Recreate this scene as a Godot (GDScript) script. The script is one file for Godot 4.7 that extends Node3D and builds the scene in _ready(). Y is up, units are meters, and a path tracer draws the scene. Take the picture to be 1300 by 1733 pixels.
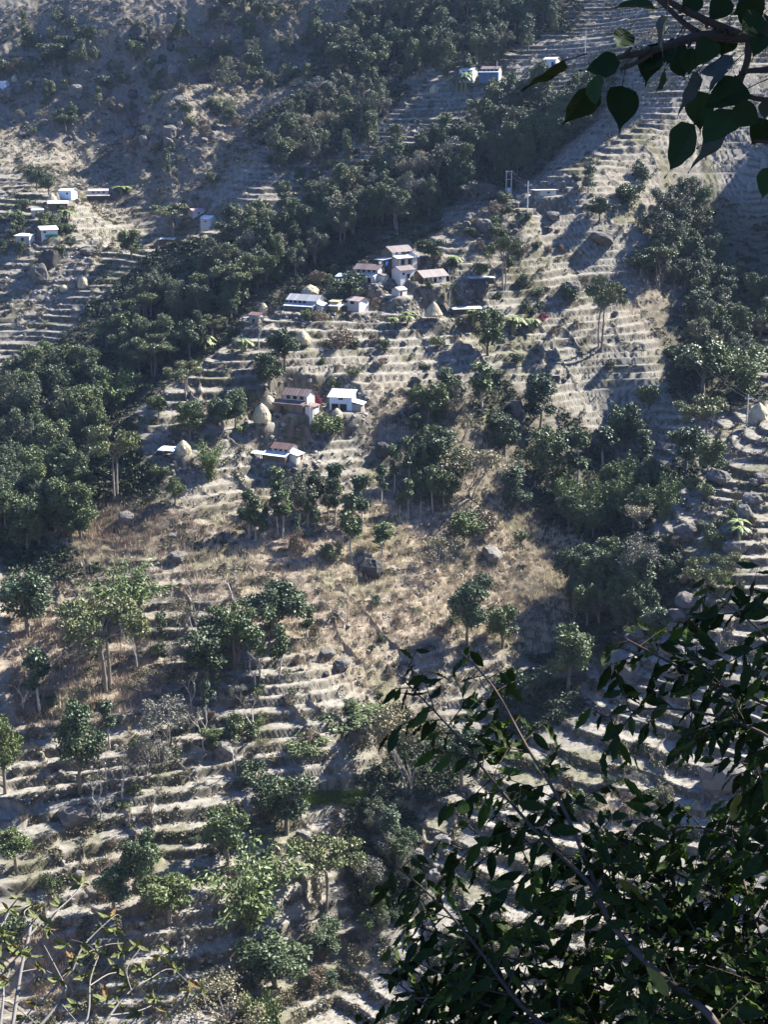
extends Node3D
# A terraced Himalayan hillside with hamlets, seen across a valley through branches.

const F := 2380.7                      # focal length in photograph pixels (fov 40 degrees, 1733 rows)
const PITCH := 15.64                   # degrees below the horizontal
var cam_basis := Basis(Vector3.RIGHT, -deg_to_rad(PITCH))
var sun_to := Vector3(0.650, 0.643, -0.405).normalized()

# ---------------------------------------------------------------- terrain data
const GX0 := -640.0
const GZ0 := -1160.0
const CELL := 4.0
const GW := 361
const GH := 270
var base_map := PackedFloat32Array()
var terr_map := PackedFloat32Array()    # how far the slope is stepped
var grass_map := PackedFloat32Array()   # long dry reddish grass
var wood_map := PackedFloat32Array()    # leaf litter under the woods
var rock_map := PackedFloat32Array()    # bare rock and stony ground
var n_warp := FastNoiseLite.new()
var n_cell := FastNoiseLite.new()
var n_rough := FastNoiseLite.new()
var n_fine := FastNoiseLite.new()
var n_patch := FastNoiseLite.new()
var n_mid := FastNoiseLite.new()
var n_crag := FastNoiseLite.new()

func noise(n: FastNoiseLite, sd: int, freq: float, octaves: int) -> void:
	n.seed = sd
	n.noise_type = FastNoiseLite.TYPE_SIMPLEX_SMOOTH
	n.frequency = freq
	n.fractal_type = FastNoiseLite.FRACTAL_FBM if octaves > 1 else FastNoiseLite.FRACTAL_NONE
	n.fractal_octaves = octaves

func ray(px: float, py: float) -> Vector3:
	return (cam_basis * Vector3((px - 650.0) / F, -(py - 866.5) / F, -1.0)).normalized()

# pixel, pixel, distance in metres: the lie of the land
const CONTROLS := [
	[-150, 1733, 244], [0, 1733, 243], [200, 1733, 241], [400, 1733, 240], [560, 1733, 247], [800, 1733, 239], [1050, 1733, 238], [1300, 1733, 238],
	[0, 1560, 248], [200, 1560, 247], [400, 1570, 248], [575, 1580, 258], [720, 1600, 247], [900, 1560, 248], [1300, 1560, 246],
	[-150, 1400, 261], [0, 1400, 260], [200, 1400, 259], [450, 1400, 258], [640, 1430, 272], [800, 1430, 262], [1000, 1430, 263], [1300, 1430, 259],
	[0, 1250, 271], [200, 1240, 272], [430, 1240, 272], [600, 1240, 275], [730, 1270, 290], [900, 1260, 281], [1050, 1250, 281], [1300, 1250, 277],
	[-150, 1080, 290], [0, 1080, 290], [200, 1080, 290], [400, 1060, 292], [600, 1050, 298], [800, 1060, 308], [920, 1090, 318], [1080, 1080, 302], [1300, 1080, 299],
	[-100, 930, 318], [50, 930, 314], [250, 920, 311], [450, 900, 314], [620, 900, 321], [800, 910, 334], [960, 930, 350], [1120, 900, 328], [1300, 900, 324],
	[130, 800, 331], [300, 800, 328], [480, 780, 333], [650, 780, 343], [800, 780, 354], [930, 800, 368], [1060, 800, 392], [1200, 780, 352], [1300, 780, 345],
	[250, 690, 340], [400, 680, 343], [560, 680, 350], [750, 660, 364], [920, 660, 378], [1080, 660, 390], [1180, 690, 398], [1275, 715, 364], [1350, 700, 368],
	[330, 610, 356], [430, 570, 366], [600, 560, 374], [800, 560, 386], [980, 560, 401], [1130, 560, 416], [1230, 560, 446], [1330, 560, 441],
	[430, 540, 372], [530, 510, 381], [650, 450, 397], [800, 440, 407], [950, 430, 424], [1100, 430, 438], [1230, 420, 472], [1330, 420, 474],
	[760, 400, 415], [850, 345, 428], [960, 320, 443], [1080, 320, 456], [1200, 320, 482], [1320, 300, 492],
	[950, 270, 453], [1050, 215, 476], [1160, 210, 490], [1300, 190, 506], [1150, 120, 516], [1280, 80, 548], [1120, 40, 556],
	# behind the crest: the wooded hollow
	[0, 930, 357], [130, 830, 383], [250, 760, 396], [330, 680, 412], [430, 610, 426], [560, 555, 438], [680, 500, 448], [800, 440, 459], [900, 380, 470], [1000, 290, 493],
	# the far slope beyond it
	[-100, 860, 391], [20, 830, 406], [0, 720, 453], [120, 650, 467], [240, 575, 472], [400, 470, 485], [520, 420, 493], [650, 360, 504], [780, 300, 515], [900, 215, 536], [1000, 130, 566],
	[-100, 560, 508], [60, 520, 511], [200, 450, 513], [340, 390, 518], [480, 330, 531], [640, 260, 554], [800, 190, 570],
	[-120, 380, 582], [0, 370, 570], [150, 350, 554], [280, 300, 563], [400, 240, 584], [560, 180, 600], [700, 130, 611], [850, 100, 611], [960, 50, 626],
	[-120, 220, 684], [0, 230, 664], [130, 240, 636], [200, 160, 693], [300, 130, 656], [450, 100, 671], [600, 50, 676], [750, 20, 681],
	[-120, 60, 771], [20, 70, 754], [150, 50, 731], [300, 20, 726], [450, -20, 736], [700, -100, 746], [1000, -100, 716], [1300, -60, 666],
	[0, -150, 876], [300, -200, 866], [800, -300, 876], [1300, -250, 786],
	# outside the frame on the right: the shoulder that shades the side valley
	[1480, 640, 404], [1500, 470, 469], [1600, 205, 510], [1630, -60, 537], [1640, 150, 619], [1480, 900, 330], [1500, 1250, 264], [1500, 1560, 214], [1850, 200, 458], [1750, 100, 709],
	[-500, 900, 360], [-500, 300, 640], [-500, 1500, 240],
]

func tps(r2: float) -> float:
	return r2 * log(r2) if r2 > 1e-9 else 0.0

func build_base() -> void:
	var n := CONTROLS.size()
	var px := PackedFloat64Array()
	var pz := PackedFloat64Array()
	var ph := PackedFloat64Array()
	for c in CONTROLS:
		var p: Vector3 = ray(c[0], c[1]) * float(c[2])
		px.append(p.x / 100.0); pz.append(p.z / 100.0); ph.append(p.y)
	var m := n + 3
	var rows: Array[PackedFloat64Array] = []
	for i in m:
		var r := PackedFloat64Array()
		r.resize(m + 1)
		if i < n:
			for j in n:
				var dx := px[i] - px[j]
				var dz := pz[i] - pz[j]
				r[j] = tps(dx * dx + dz * dz)
			r[i] += 0.012
			r[n] = 1.0; r[n + 1] = px[i]; r[n + 2] = pz[i]; r[m] = ph[i]
		else:
			for j in n:
				r[j] = 1.0 if i == n else (px[j] if i == n + 1 else pz[j])
		rows.append(r)
	for k in m:
		var best := k
		for i in range(k + 1, m):
			if absf(rows[i][k]) > absf(rows[best][k]): best = i
		var t := rows[k]; rows[k] = rows[best]; rows[best] = t
		var pk := rows[k]
		for i in range(k + 1, m):
			var ri := rows[i]
			var q := ri[k] / pk[k]
			if q == 0.0: continue
			for j in range(k, m + 1): ri[j] -= q * pk[j]
			rows[i] = ri
	var w := PackedFloat64Array()
	w.resize(m)
	for k in range(m - 1, -1, -1):
		var s := rows[k][m]
		for j in range(k + 1, m): s -= rows[k][j] * w[j]
		w[k] = s / rows[k][k]
	var cw := 181
	var ch := 136
	var im := Image.create_empty(cw, ch, false, Image.FORMAT_RF)
	for gz in ch:
		var z := (GZ0 + gz * 8.0) / 100.0
		for gx in cw:
			var x := (GX0 + gx * 8.0) / 100.0
			var h := w[n] + w[n + 1] * x + w[n + 2] * z
			for j in n:
				var dx := x - px[j]
				var dz := z - pz[j]
				var r2 := dx * dx + dz * dz
				if r2 > 1e-9: h += w[j] * r2 * log(r2)
			im.set_pixel(gx, gz, Color(h, 0, 0))
	# from cells of 8 m to cells of 4 m
	base_map.resize(GW * GH)
	var src := im.get_data().to_float32_array()
	for gz in GH:
		for gx in GW:
			var fx := gx * 0.5
			var fz := gz * 0.5
			var x1 := mini(int(fx), cw - 1); var z1 := mini(int(fz), ch - 1)
			var u := fx - x1; var v := fz - z1
			var rr: Array[float] = [0, 0, 0, 0]
			for b in 4:
				var row := clampi(z1 + b - 1, 0, ch - 1) * cw
				var a0 := src[row + maxi(x1 - 1, 0)]; var a1 := src[row + x1]
				var a2 := src[row + mini(x1 + 1, cw - 1)]; var a3 := src[row + mini(x1 + 2, cw - 1)]
				rr[b] = a1 if u == 0.0 else cubic_interpolate(a1, a2, a0, a3, u)
			base_map[gz * GW + gx] = rr[1] if v == 0.0 else cubic_interpolate(rr[1], rr[2], rr[0], rr[3], v)

# ravines that run down the far slope: pixels and distances along each, half width and depth in metres
const RAVINES := [
	[[[330, -20, 700], [230, 50, 690], [150, 110, 670], [165, 200, 635], [250, 290, 560]], 24.0, 19.0],
	[[[520, -30, 690], [420, 70, 655], [345, 170, 600], [300, 270, 550]], 22.0, 15.0],
	[[[40, 60, 735], [20, 150, 680], [0, 260, 620]], 20.0, 8.0],
	[[[700, -20, 670], [620, 80, 630], [540, 160, 585], [480, 250, 540]], 20.0, 12.0],
]
var pads: Array[Vector4] = []
var pad_map := PackedInt32Array()

func cut_ravines() -> void:
	for q in RAVINES:
		var pts := PackedVector2Array()
		for c in q[0]:
			var p: Vector3 = ray(c[0], c[1]) * float(c[2])
			pts.append(Vector2(p.x, p.z))
		for gz in range(0, 200):
			for gx in range(60, 220):
				var w := Vector2(GX0 + gx * CELL, GZ0 + gz * CELL)
				var d := 1e9
				for i in pts.size() - 1: d = minf(d, w.distance_to(Geometry2D.get_closest_point_to_segment(w, pts[i], pts[i + 1])))
				if d < float(q[1]) * 3.0: base_map[gz * GW + gx] -= float(q[2]) * exp(-d * d / (q[1] * q[1]))

func look(map: PackedFloat32Array, x: float, z: float) -> float:
	var fx := clampf((x - GX0) / CELL, 0.0, GW - 1.001)
	var fz := clampf((z - GZ0) / CELL, 0.0, GH - 1.001)
	var ix := int(fx)
	var iz := int(fz)
	var u := fx - ix
	var v := fz - iz
	var i := iz * GW + ix
	return (map[i] * (1.0 - u) + map[i + 1] * u) * (1.0 - v) + (map[i + GW] * (1.0 - u) + map[i + GW + 1] * u) * v

func base_h(x: float, z: float) -> float:
	var h := look(base_map, x, z)
	if z > -170.0:
		var near := -1.7 + minf(z, 0.0) * 0.84
		h = lerpf(h, near, smoothstep(-170.0, -110.0, z))
	return h

const STEP := 1.85
var last_f := 0.0          # where on its terrace the last asked point lies: under last_e tread, over it bank
var last_e := 0.0
var last_t := 0.0
var last_g := 0.0
var last_w := 0.0
var last_r := 0.0

func ground(x: float, z: float) -> float:
	var fx := clampf((x - GX0) / CELL, 0.0, GW - 1.001)
	var fz := clampf((z - GZ0) / CELL, 0.0, GH - 1.001)
	var ix := int(fx)
	var iz := int(fz)
	var u := fx - ix
	var v := fz - iz
	var i := iz * GW + ix
	var wa := (1.0 - u) * (1.0 - v)
	var wb := u * (1.0 - v)
	var wc := (1.0 - u) * v
	var wd := u * v
	var b := base_map[i] * wa + base_map[i + 1] * wb + base_map[i + GW] * wc + base_map[i + GW + 1] * wd
	if z > -170.0: b = lerpf(b, -1.7 + minf(z, 0.0) * 0.84, smoothstep(-170.0, -110.0, z))
	var t := terr_map[i] * wa + terr_map[i + 1] * wb + terr_map[i + GW] * wc + terr_map[i + GW + 1] * wd
	last_g = grass_map[i] * wa + grass_map[i + 1] * wb + grass_map[i + GW] * wc + grass_map[i + GW + 1] * wd
	last_w = wood_map[i] * wa + wood_map[i + 1] * wb + wood_map[i + GW] * wc + wood_map[i + GW + 1] * wd
	var rk := rock_map[i] * wa + rock_map[i + 1] * wb + rock_map[i + GW] * wc + rock_map[i + GW + 1] * wd
	last_r = rk
	var wv := n_warp.get_noise_2d(x, z)
	var cv := n_cell.get_noise_2d(x, z)
	var mid := n_mid.get_noise_2d(x, z)
	var fine := n_fine.get_noise_2d(x, z)
	var b2 := b + wv * 2.4 + mid * 0.34
	var phase := cv * 1.2 + n_mid.get_noise_2d(b2 * 3.2, x * 0.12 + z * 0.04) * 0.8
	t *= 0.25 + 0.75 * smoothstep(0.01, 0.07, absf(mid + 0.16))
	last_t = t
	var s := (b2 + phase + fine * 0.03) / STEP
	var k := floorf(s)
	var f := s - k
	last_f = f
	var edge := 0.83 + wv * 0.10
	last_e = edge
	var g := f * 0.09 / edge if f < edge else 0.09 + 0.91 * smoothstep(edge - 0.01, 1.0, f)
	var stepped := (k + g) * STEP - phase
	var free := b2 + n_rough.get_noise_2d(x, z) * (2.4 + 1.2 * rk)
	if rk > 0.05:
		var cr := n_crag.get_noise_2d(x, z)
		free += rk * (cr * 2.4 + fine * 0.8)
	var out := lerpf(free, stepped, t) + fine * (0.045 + 0.28 * (1.0 - t))
	if pad_map[i]:
		for q in pads:
			var dx := x - q.x
			var dz := z - q.z
			var d := sqrt(dx * dx + dz * dz)
			if d < q.w + 3.5:
				var near := 1.0 - smoothstep(q.w, q.w + 3.5, d)
				out = lerpf(out, q.y + fine * 0.06, near)
				if near > 0.02:
					last_f = 0.3 if near > 0.8 else 0.95
					last_g = 0.0
					last_w = 0.0
					last_t = 0.9
					last_r = 0.0 if near > 0.8 else 0.5
	return out

# level yards dug into the slope for the houses
func dig_yards() -> void:
	var made: Array[Vector4] = []
	for q in YARDS:
		var p := hit(q[0], q[1])
		made.append(Vector4(p.x, p.y, p.z - q[2] * 0.2, q[2] * 0.75))
	pads = made
	for q in pads:
		for gz in range(int((q.z - 16.0 - GZ0) / CELL), int((q.z + 16.0 - GZ0) / CELL) + 1):
			for gx in range(int((q.x - 16.0 - GX0) / CELL), int((q.x + 16.0 - GX0) / CELL) + 1):
				pad_map[gz * GW + gx] = 1

const YARDS := [[480, 778, 7.0], [506, 698, 7.0], [580, 694, 6.0], [672, 447, 7.0], [626, 478, 6.5], [682, 473, 5.0], [728, 479, 6.5], [676, 501, 3.6], [606, 527, 5.0], [518, 527, 8.0], [436, 546, 5.0], [790, 530, 5.5], [921, 331, 6.0], [861, 336, 3.0],
	[793, 131, 6.0], [832, 131, 6.5], [934, 112, 5.0], [115, 336, 4.0], [166, 338, 4.6], [98, 352, 4.0], [80, 400, 4.6], [42, 408, 4.0], [332, 366, 4.0], [353, 382, 4.0], [734, 540, 4.0], [443, 718, 4.0], [310, 768, 4.0]]


func hit_base(px: float, py: float) -> Vector3:
	var d := ray(px, py)
	var r := 130.0
	while r < 1100.0:
		var p := d * r
		if p.y < base_h(p.x, p.z): return p
		r += 1.5
	return d * r

func hit(px: float, py: float) -> Vector3:
	var d := ray(px, py)
	var r := 130.0
	while r < 1100.0:
		var p := d * r
		var gap := p.y - base_h(p.x, p.z)
		if gap < 7.0 and p.y < ground(p.x, p.z):
			for i in 5:
				var q := d * (r - 0.8 * (i + 1) / 5.0)
				if q.y > ground(q.x, q.z): break
				p = q
			return Vector3(p.x, ground(p.x, p.z), p.z)
		r += 0.8 if gap < 9.0 else 2.0
	return d * r

# pixel, pixel, radius across in metres, radius in depth, what, strength
const ZONES := [
	[560, 980, 34, 22, "g", 0.9], [740, 960, 26, 20, "g", 1.0], [880, 930, 16, 16, "g", 0.8], [230, 915, 24, 8, "g", 0.9], [60, 1130, 28, 14, "g", 1.0], [150, 1050, 26, 12, "g", 0.34],
	[330, 960, 30, 10, "g", 0.4], [640, 1120, 30, 12, "g", 0.35], [1060, 1370, 10, 5, "g", 0.6], [60, 1630, 9, 6, "g", 0.9], [190, 1480, 7, 4, "g", 0.5],
	[760, 760, 22, 16, "g", 0.6], [1110, 545, 9, 12, "g", 0.5], [560, 870, 34, 10, "g", 0.35],
	[1000, 880, 26, 26, "w", 1.0], [1000, 1030, 20, 20, "w", 1.0], [1195, 620, 15, 20, "w", 1.0], [1260, 480, 20, 26, "w", 0.8], [640, 1450, 6, 18, "w", 0.9], [720, 1290, 10, 14, "w", 0.7],
	[900, 1180, 12, 14, "w", 0.5], [80, 860, 26, 24, "w", 1.0], [60, 760, 40, 30, "w", 1.0], [150, 640, 40, 24, "w", 1.0], [280, 560, 40, 30, "w", 1.0], [440, 440, 50, 26, "w", 0.9], [600, 350, 44, 24, "w", 1.0],
	[760, 270, 44, 24, "w", 1.0], [900, 210, 34, 24, "w", 1.0], [540, 210, 30, 26, "w", 0.8], [700, 90, 60, 40, "w", 0.7], [480, 80, 40, 40, "w", 0.4], [860, 50, 40, 26, "w", 0.6], [860, 770, 18, 16, "w", 0.6],
	[280, 190, 44, 46, "r", 1.0], [400, 90, 50, 50, "r", 0.8], [70, 190, 50, 40, "r", 0.7], [100, 60, 80, 60, "r", 0.6], [560, 60, 40, 40, "r", 0.4], [1210, 870, 16, 14, "r", 0.2], [1060, 240, 26, 26, "r", 0.25],
	[1130, 1090, 9, 7, "r", 0.3], [800, 370, 14, 14, "r", 0.5], [70, 470, 16, 20, "r", 0.6], [1040, 1385, 8, 5, "r", 0.3],
	[860, 960, 16, 14, "n", 0.8], [760, 800, 24, 18, "n", 0.8], [1140, 480, 12, 22, "n", 0.6], [260, 230, 60, 50, "n", 1.0], [400, 100, 80, 60, "n", 0.9], [80, 120, 90, 60, "n", 0.9], [620, 100, 70, 60, "n", 0.7],
	[120, 960, 30, 12, "n", 0.3], [60, 1100, 26, 12, "n", 0.3], [250, 915, 24, 7, "n", 0.5], [560, 985, 40, 14, "n", 0.3], [740, 950, 30, 12, "n", 0.4], [820, 380, 20, 12, "n", 0.5], [1050, 340, 12, 14, "n", 0.25],
]

func build_zones() -> void:
	for m in ["terr_map", "grass_map", "wood_map", "rock_map"]:
		var a := PackedFloat32Array()
		a.resize(GW * GH)
		a.fill(0.0)
		set(m, a)
	var flat := PackedFloat32Array()
	flat.resize(GW * GH)
	var names := {"g": grass_map, "w": wood_map, "r": rock_map, "n": flat}
	var maps := [grass_map, wood_map, rock_map, flat]
	for zz in ZONES:
		var p := hit_base(zz[0], zz[1])
		var idx: int = {"g": 0, "w": 1, "r": 2, "n": 3}[zz[4]]
		var rx: float = zz[2]
		var rz: float = zz[3]
		var a: PackedFloat32Array = maps[idx]
		var x0 := clampi(int((p.x - 1.7 * rx - GX0) / CELL), 0, GW - 1)
		var x1 := clampi(int((p.x + 1.7 * rx - GX0) / CELL), 0, GW - 1)
		var z0 := clampi(int((p.z - 1.7 * rz - GZ0) / CELL), 0, GH - 1)
		var z1 := clampi(int((p.z + 1.7 * rz - GZ0) / CELL), 0, GH - 1)
		for gz in range(z0, z1 + 1):
			for gx in range(x0, x1 + 1):
				var wx := GX0 + gx * CELL
				var wz := GZ0 + gz * CELL
				var q := sqrt(pow((wx - p.x) / rx, 2) + pow((wz - p.z) / rz, 2)) + n_patch.get_noise_2d(wx, wz) * 0.45
				var v: float = float(zz[5]) * (1.0 - smoothstep(0.65, 1.35, q))
				var i := gz * GW + gx
				a[i] = maxf(a[i], v)
		maps[idx] = a
	grass_map = maps[0]; wood_map = maps[1]; rock_map = maps[2]; flat = maps[3]
	for i in GW * GH:
		terr_map[i] = clampf(1.0 - maxf(flat[i], maxf(wood_map[i] * 0.75, rock_map[i] * 0.8)), 0.0, 1.0) * 0.97

func mat(c: Color, rough := 0.95) -> StandardMaterial3D:
	var m := StandardMaterial3D.new()
	m.albedo_color = c
	m.roughness = rough
	m.metallic_specular = 0.25
	return m

func lin(r: float, g: float, b: float) -> Color:
	return Color(r, g, b).linear_to_srgb()

func grain_texture() -> NoiseTexture2D:
	var n := FastNoiseLite.new()
	noise(n, 77, 0.09, 5)
	n.fractal_gain = 0.75
	var t := NoiseTexture2D.new()
	t.noise = n
	t.width = 1024
	t.height = 1024
	t.seamless = true
	var g := Gradient.new()
	g.set_color(0, Color(0.55, 0.53, 0.50))
	g.set_color(1, Color(1, 1, 1))
	t.color_ramp = g
	return t

func build_terrain() -> void:
	var cols := PackedFloat32Array()      # tangents of the bearing
	var c := -1900.0
	while c < 3300.0:
		cols.append((c - 650.0) / F)
		c += 3.3 if c > -60.0 and c < 1360.0 else 28.0
	var rows := PackedFloat32Array()      # depth
	var d := 8.0
	while d < 1150.0:
		rows.append(d)
		d += d * 0.05 if d < 150.0 else (d * 0.004 if d < 182.0 else (d * 0.00092 if d < 620.0 else (d * 0.0013 if d < 740.0 else (d * 0.0022 if d < 900.0 else d * 0.012))))
	var nc := cols.size()
	var nr := rows.size()
	var v := PackedVector3Array(); v.resize(nc * nr)
	var col := PackedColorArray(); col.resize(nc * nr)
	for r in nr:
		var z := -rows[r]
		for q in nc:
			var x := cols[q] * rows[r]
			var h := ground(x, z)
			var i := r * nc + q
			v[i] = Vector3(x, h, z)
			var f := last_f
			var t := last_t
			var e := n_fine.get_noise_2d(x * 1.7 + 90.0, z * 1.7)
			var p := n_patch.get_noise_2d(x * 1.6, z * 1.6)
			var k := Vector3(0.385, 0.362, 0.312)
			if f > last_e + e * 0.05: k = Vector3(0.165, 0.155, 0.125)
			k = k.lerp(Vector3(0.285, 0.25, 0.195), (1.0 - t) * 0.8)
			k = k.lerp(Vector3(0.40, 0.33, 0.245), clampf(last_g * 1.1 + e * 0.3, 0, 1) * 0.8)
			k = k.lerp(Vector3(0.30, 0.265, 0.22), last_r * clampf(0.5 + e * 1.6, 0, 1))
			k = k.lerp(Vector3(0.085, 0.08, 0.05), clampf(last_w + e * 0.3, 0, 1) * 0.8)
			if p > 0.18: k = k.lerp(Vector3(0.15, 0.15, 0.075), clampf((p - 0.18) * 2.2, 0, 0.55))
			k *= 1.0 + e * 0.5
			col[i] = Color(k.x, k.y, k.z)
	var idx := PackedInt32Array()
	idx.resize((nc - 1) * (nr - 1) * 6)
	var o := 0
	for r in nr - 1:
		for q in nc - 1:
			var a := r * nc + q
			idx[o] = a; idx[o + 1] = a + nc; idx[o + 2] = a + 1
			idx[o + 3] = a + 1; idx[o + 4] = a + nc; idx[o + 5] = a + nc + 1
			o += 6
	var arr := []
	arr.resize(Mesh.ARRAY_MAX)
	arr[Mesh.ARRAY_VERTEX] = v
	arr[Mesh.ARRAY_COLOR] = col
	arr[Mesh.ARRAY_INDEX] = idx
	var st := SurfaceTool.new()
	st.create_from_arrays(arr)
	st.generate_normals()
	var m := mat(Color.WHITE, 1.0)
	m.vertex_color_use_as_albedo = true
	m.metallic_specular = 0.1
	m.albedo_texture = grain_texture()
	m.uv1_triplanar = true
	m.uv1_world_triplanar = true
	m.uv1_scale = Vector3(0.03, 0.03, 0.03)
	var o3 := MeshInstance3D.new()
	o3.name = "hillside"
	o3.mesh = st.commit()
	o3.material_override = m
	o3.set_meta("kind", "structure")
	o3.set_meta("label", "terraced tan hillside with stepped fields, gullies and rocky upper slopes")
	o3.set_meta("category", "hillside")
	add_child(o3, true)
	print("terrain ", nc, " x ", nr, "  ", Time.get_ticks_msec())

# ---------------------------------------------------------------- shapes
class Shape:
	var v := PackedVector3Array()
	var n := PackedVector3Array()
	var c := PackedColorArray()

	func tri(a: Vector3, b: Vector3, d: Vector3, k: Color) -> void:
		var m := (d - a).cross(b - a).normalized()
		v.append(a); v.append(b); v.append(d)
		n.append(m); n.append(m); n.append(m)
		c.append(k); c.append(k); c.append(k)

	func quad(a: Vector3, b: Vector3, d: Vector3, e: Vector3, k: Color) -> void:
		tri(a, b, d, k)
		tri(a, d, e, k)

	func box(at: Vector3, size: Vector3, k: Color, turn := Basis.IDENTITY) -> void:
		var h := size * 0.5
		var p: Array[Vector3] = []
		for i in 8:
			p.append(at + turn * Vector3(h.x if i & 1 else -h.x, h.y if i & 2 else -h.y, h.z if i & 4 else -h.z))
		quad(p[1], p[3], p[2], p[0], k)
		quad(p[4], p[6], p[7], p[5], k)
		quad(p[0], p[2], p[6], p[4], k)
		quad(p[5], p[7], p[3], p[1], k)
		quad(p[3], p[7], p[6], p[2], k)
		quad(p[5], p[1], p[0], p[4], k)

	func tube(pts: PackedVector3Array, radii: PackedFloat32Array, sides: int, k: Color) -> void:
		var rings: Array[PackedVector3Array] = []
		var dirs: Array[PackedVector3Array] = []
		for i in pts.size():
			var d := (pts[mini(i + 1, pts.size() - 1)] - pts[maxi(i - 1, 0)]).normalized()
			var s := d.cross(Vector3(0.31, 0.17, 0.94)).normalized()
			var t := s.cross(d)
			var ring := PackedVector3Array()
			var nn := PackedVector3Array()
			for j in sides:
				var a := TAU * j / sides
				var o := s * cos(a) + t * sin(a)
				nn.append(o)
				ring.append(pts[i] + o * radii[i])
			rings.append(ring)
			dirs.append(nn)
		for i in pts.size() - 1:
			for j in sides:
				var q := (j + 1) % sides
				for w in [[i, j], [i + 1, q], [i + 1, j], [i, j], [i, q], [i + 1, q]]:
					v.append(rings[w[0]][w[1]])
					n.append(dirs[w[0]][w[1]])
					c.append(k)

	func lathe(profile: Array, sides: int, k: Color, k2: Color, wob: float, sd: int) -> void:
		var rg := RandomNumberGenerator.new()
		rg.seed = sd
		var rings: Array[PackedVector3Array] = []
		for p in profile:
			var ring := PackedVector3Array()
			for j in sides:
				var a := TAU * j / sides
				var r: float = p[0] * (1.0 + wob * rg.randf_range(-1, 1))
				ring.append(Vector3(cos(a) * r, p[1], sin(a) * r))
			rings.append(ring)
		for i in rings.size() - 1:
			for j in sides:
				var q := (j + 1) % sides
				quad(rings[i][j], rings[i][q], rings[i + 1][q], rings[i + 1][j], k.lerp(k2, rg.randf()))

	# a leaf or a spray of leaves: a bent lozenge
	func leaf(p: Vector3, along: Vector3, across: Vector3, k: Color) -> void:
		var m := along.cross(across).normalized() * across.length() * 0.35
		tri(p, p + along * 0.5 + across, p + along + m, k)
		tri(p, p + along + m, p + along * 0.5 - across, k)

	func join(o: Shape, t: Transform3D) -> void:
		for i in o.v.size():
			v.append(t * o.v[i]); n.append((t.basis * o.n[i]).normalized()); c.append(o.c[i])

	func mesh() -> ArrayMesh:
		var arr := []
		arr.resize(Mesh.ARRAY_MAX)
		arr[Mesh.ARRAY_VERTEX] = v
		arr[Mesh.ARRAY_NORMAL] = n
		arr[Mesh.ARRAY_COLOR] = c
		var m := ArrayMesh.new()
		m.add_surface_from_arrays(Mesh.PRIMITIVE_TRIANGLES, arr)
		return m

var M := {}
var used := {}
var rng := RandomNumberGenerator.new()

func numbered(called: String) -> String:
	used[called] = used.get(called, 0) + 1
	return called if used[called] == 1 else "%s_%03d" % [called, used[called] - 1]

func part(called: String, mesh: Mesh, m: Material, parent: Node) -> MeshInstance3D:
	var o := MeshInstance3D.new()
	var k := 0
	var nm := called
	while parent.has_node(nm):
		k += 1
		nm = "%s_%03d" % [called, k]
	o.name = nm
	o.mesh = mesh
	o.material_override = m
	parent.add_child(o, true)
	return o

func tag(o: Node, label: String, category: String, group := "", kind := "") -> void:
	o.set_meta("label", label)
	if category: o.set_meta("category", category)
	if group: o.set_meta("group", group)
	if kind: o.set_meta("kind", kind)

func thing(called: String, at: Vector3, label: String, category: String, group := "") -> Node3D:
	var o := Node3D.new()
	o.name = numbered(called)
	o.position = at
	add_child(o, true)
	tag(o, label, category, group)
	return o

func vmat(rough: float, spec := 0.3, glow := 0.0) -> StandardMaterial3D:
	var m := StandardMaterial3D.new()
	m.vertex_color_use_as_albedo = true
	m.roughness = rough
	m.metallic_specular = spec
	m.cull_mode = BaseMaterial3D.CULL_DISABLED
	if glow > 0.0:
		m.backlight_enabled = true
		m.backlight = Color(glow, glow * 1.15, glow * 0.45)
	return m

# ---------------------------------------------------------------- trees
func unit(r: RandomNumberGenerator) -> Vector3:
	var y := r.randf_range(-1, 1)
	var a := r.randf() * TAU
	var q := sqrt(1.0 - y * y)
	return Vector3(cos(a) * q, y, sin(a) * q)

func clumps(s: Shape, r: RandomNumberGenerator, list: Array, thick: int, large: float, a: Color, b: Color, droop: float, flat := 1.0) -> void:
	var count := int(thick * 1.75)
	var size := large * 0.76
	var total := 0.0
	for q in list: total += q[1] * q[1]
	for q in list:
		var c: Vector3 = q[0]
		var rad: float = q[1]
		var tone := r.randf()
		for i in int(count * rad * rad / total):
			var d := unit(r)
			if d.y < -0.35 and r.randf() < 0.6: d.y = -d.y
			var p := c + Vector3(d.x, d.y * flat, d.z) * rad * pow(r.randf(), 0.42) * r.randf_range(0.85, 1.12)
			var along := (d * 0.8 + unit(r) * 0.9 + Vector3.DOWN * droop).normalized()
			var across := along.cross(d + unit(r) * 0.7).normalized()
			var l := size * r.randf_range(0.6, 1.3)
			s.leaf(p, along * l, across * l * 0.34, a.lerp(b, clampf(tone * 0.55 + r.randf() * 0.5, 0, 1)))

func limb(s: Shape, r: RandomNumberGenerator, a: Vector3, b: Vector3, r0: float, r1: float, k: Color, bend := 0.25) -> void:
	var pts := PackedVector3Array()
	var rad := PackedFloat32Array()
	var off := Vector3(r.randf_range(-1, 1), r.randf_range(-0.2, 0.6), r.randf_range(-1, 1)) * a.distance_to(b) * bend * 0.4
	for i in 5:
		var t := i / 4.0
		pts.append(a.lerp(b, t) + off * sin(t * PI))
		rad.append(lerpf(r0, r1, t))
	s.tube(pts, rad, 5, k)

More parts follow.
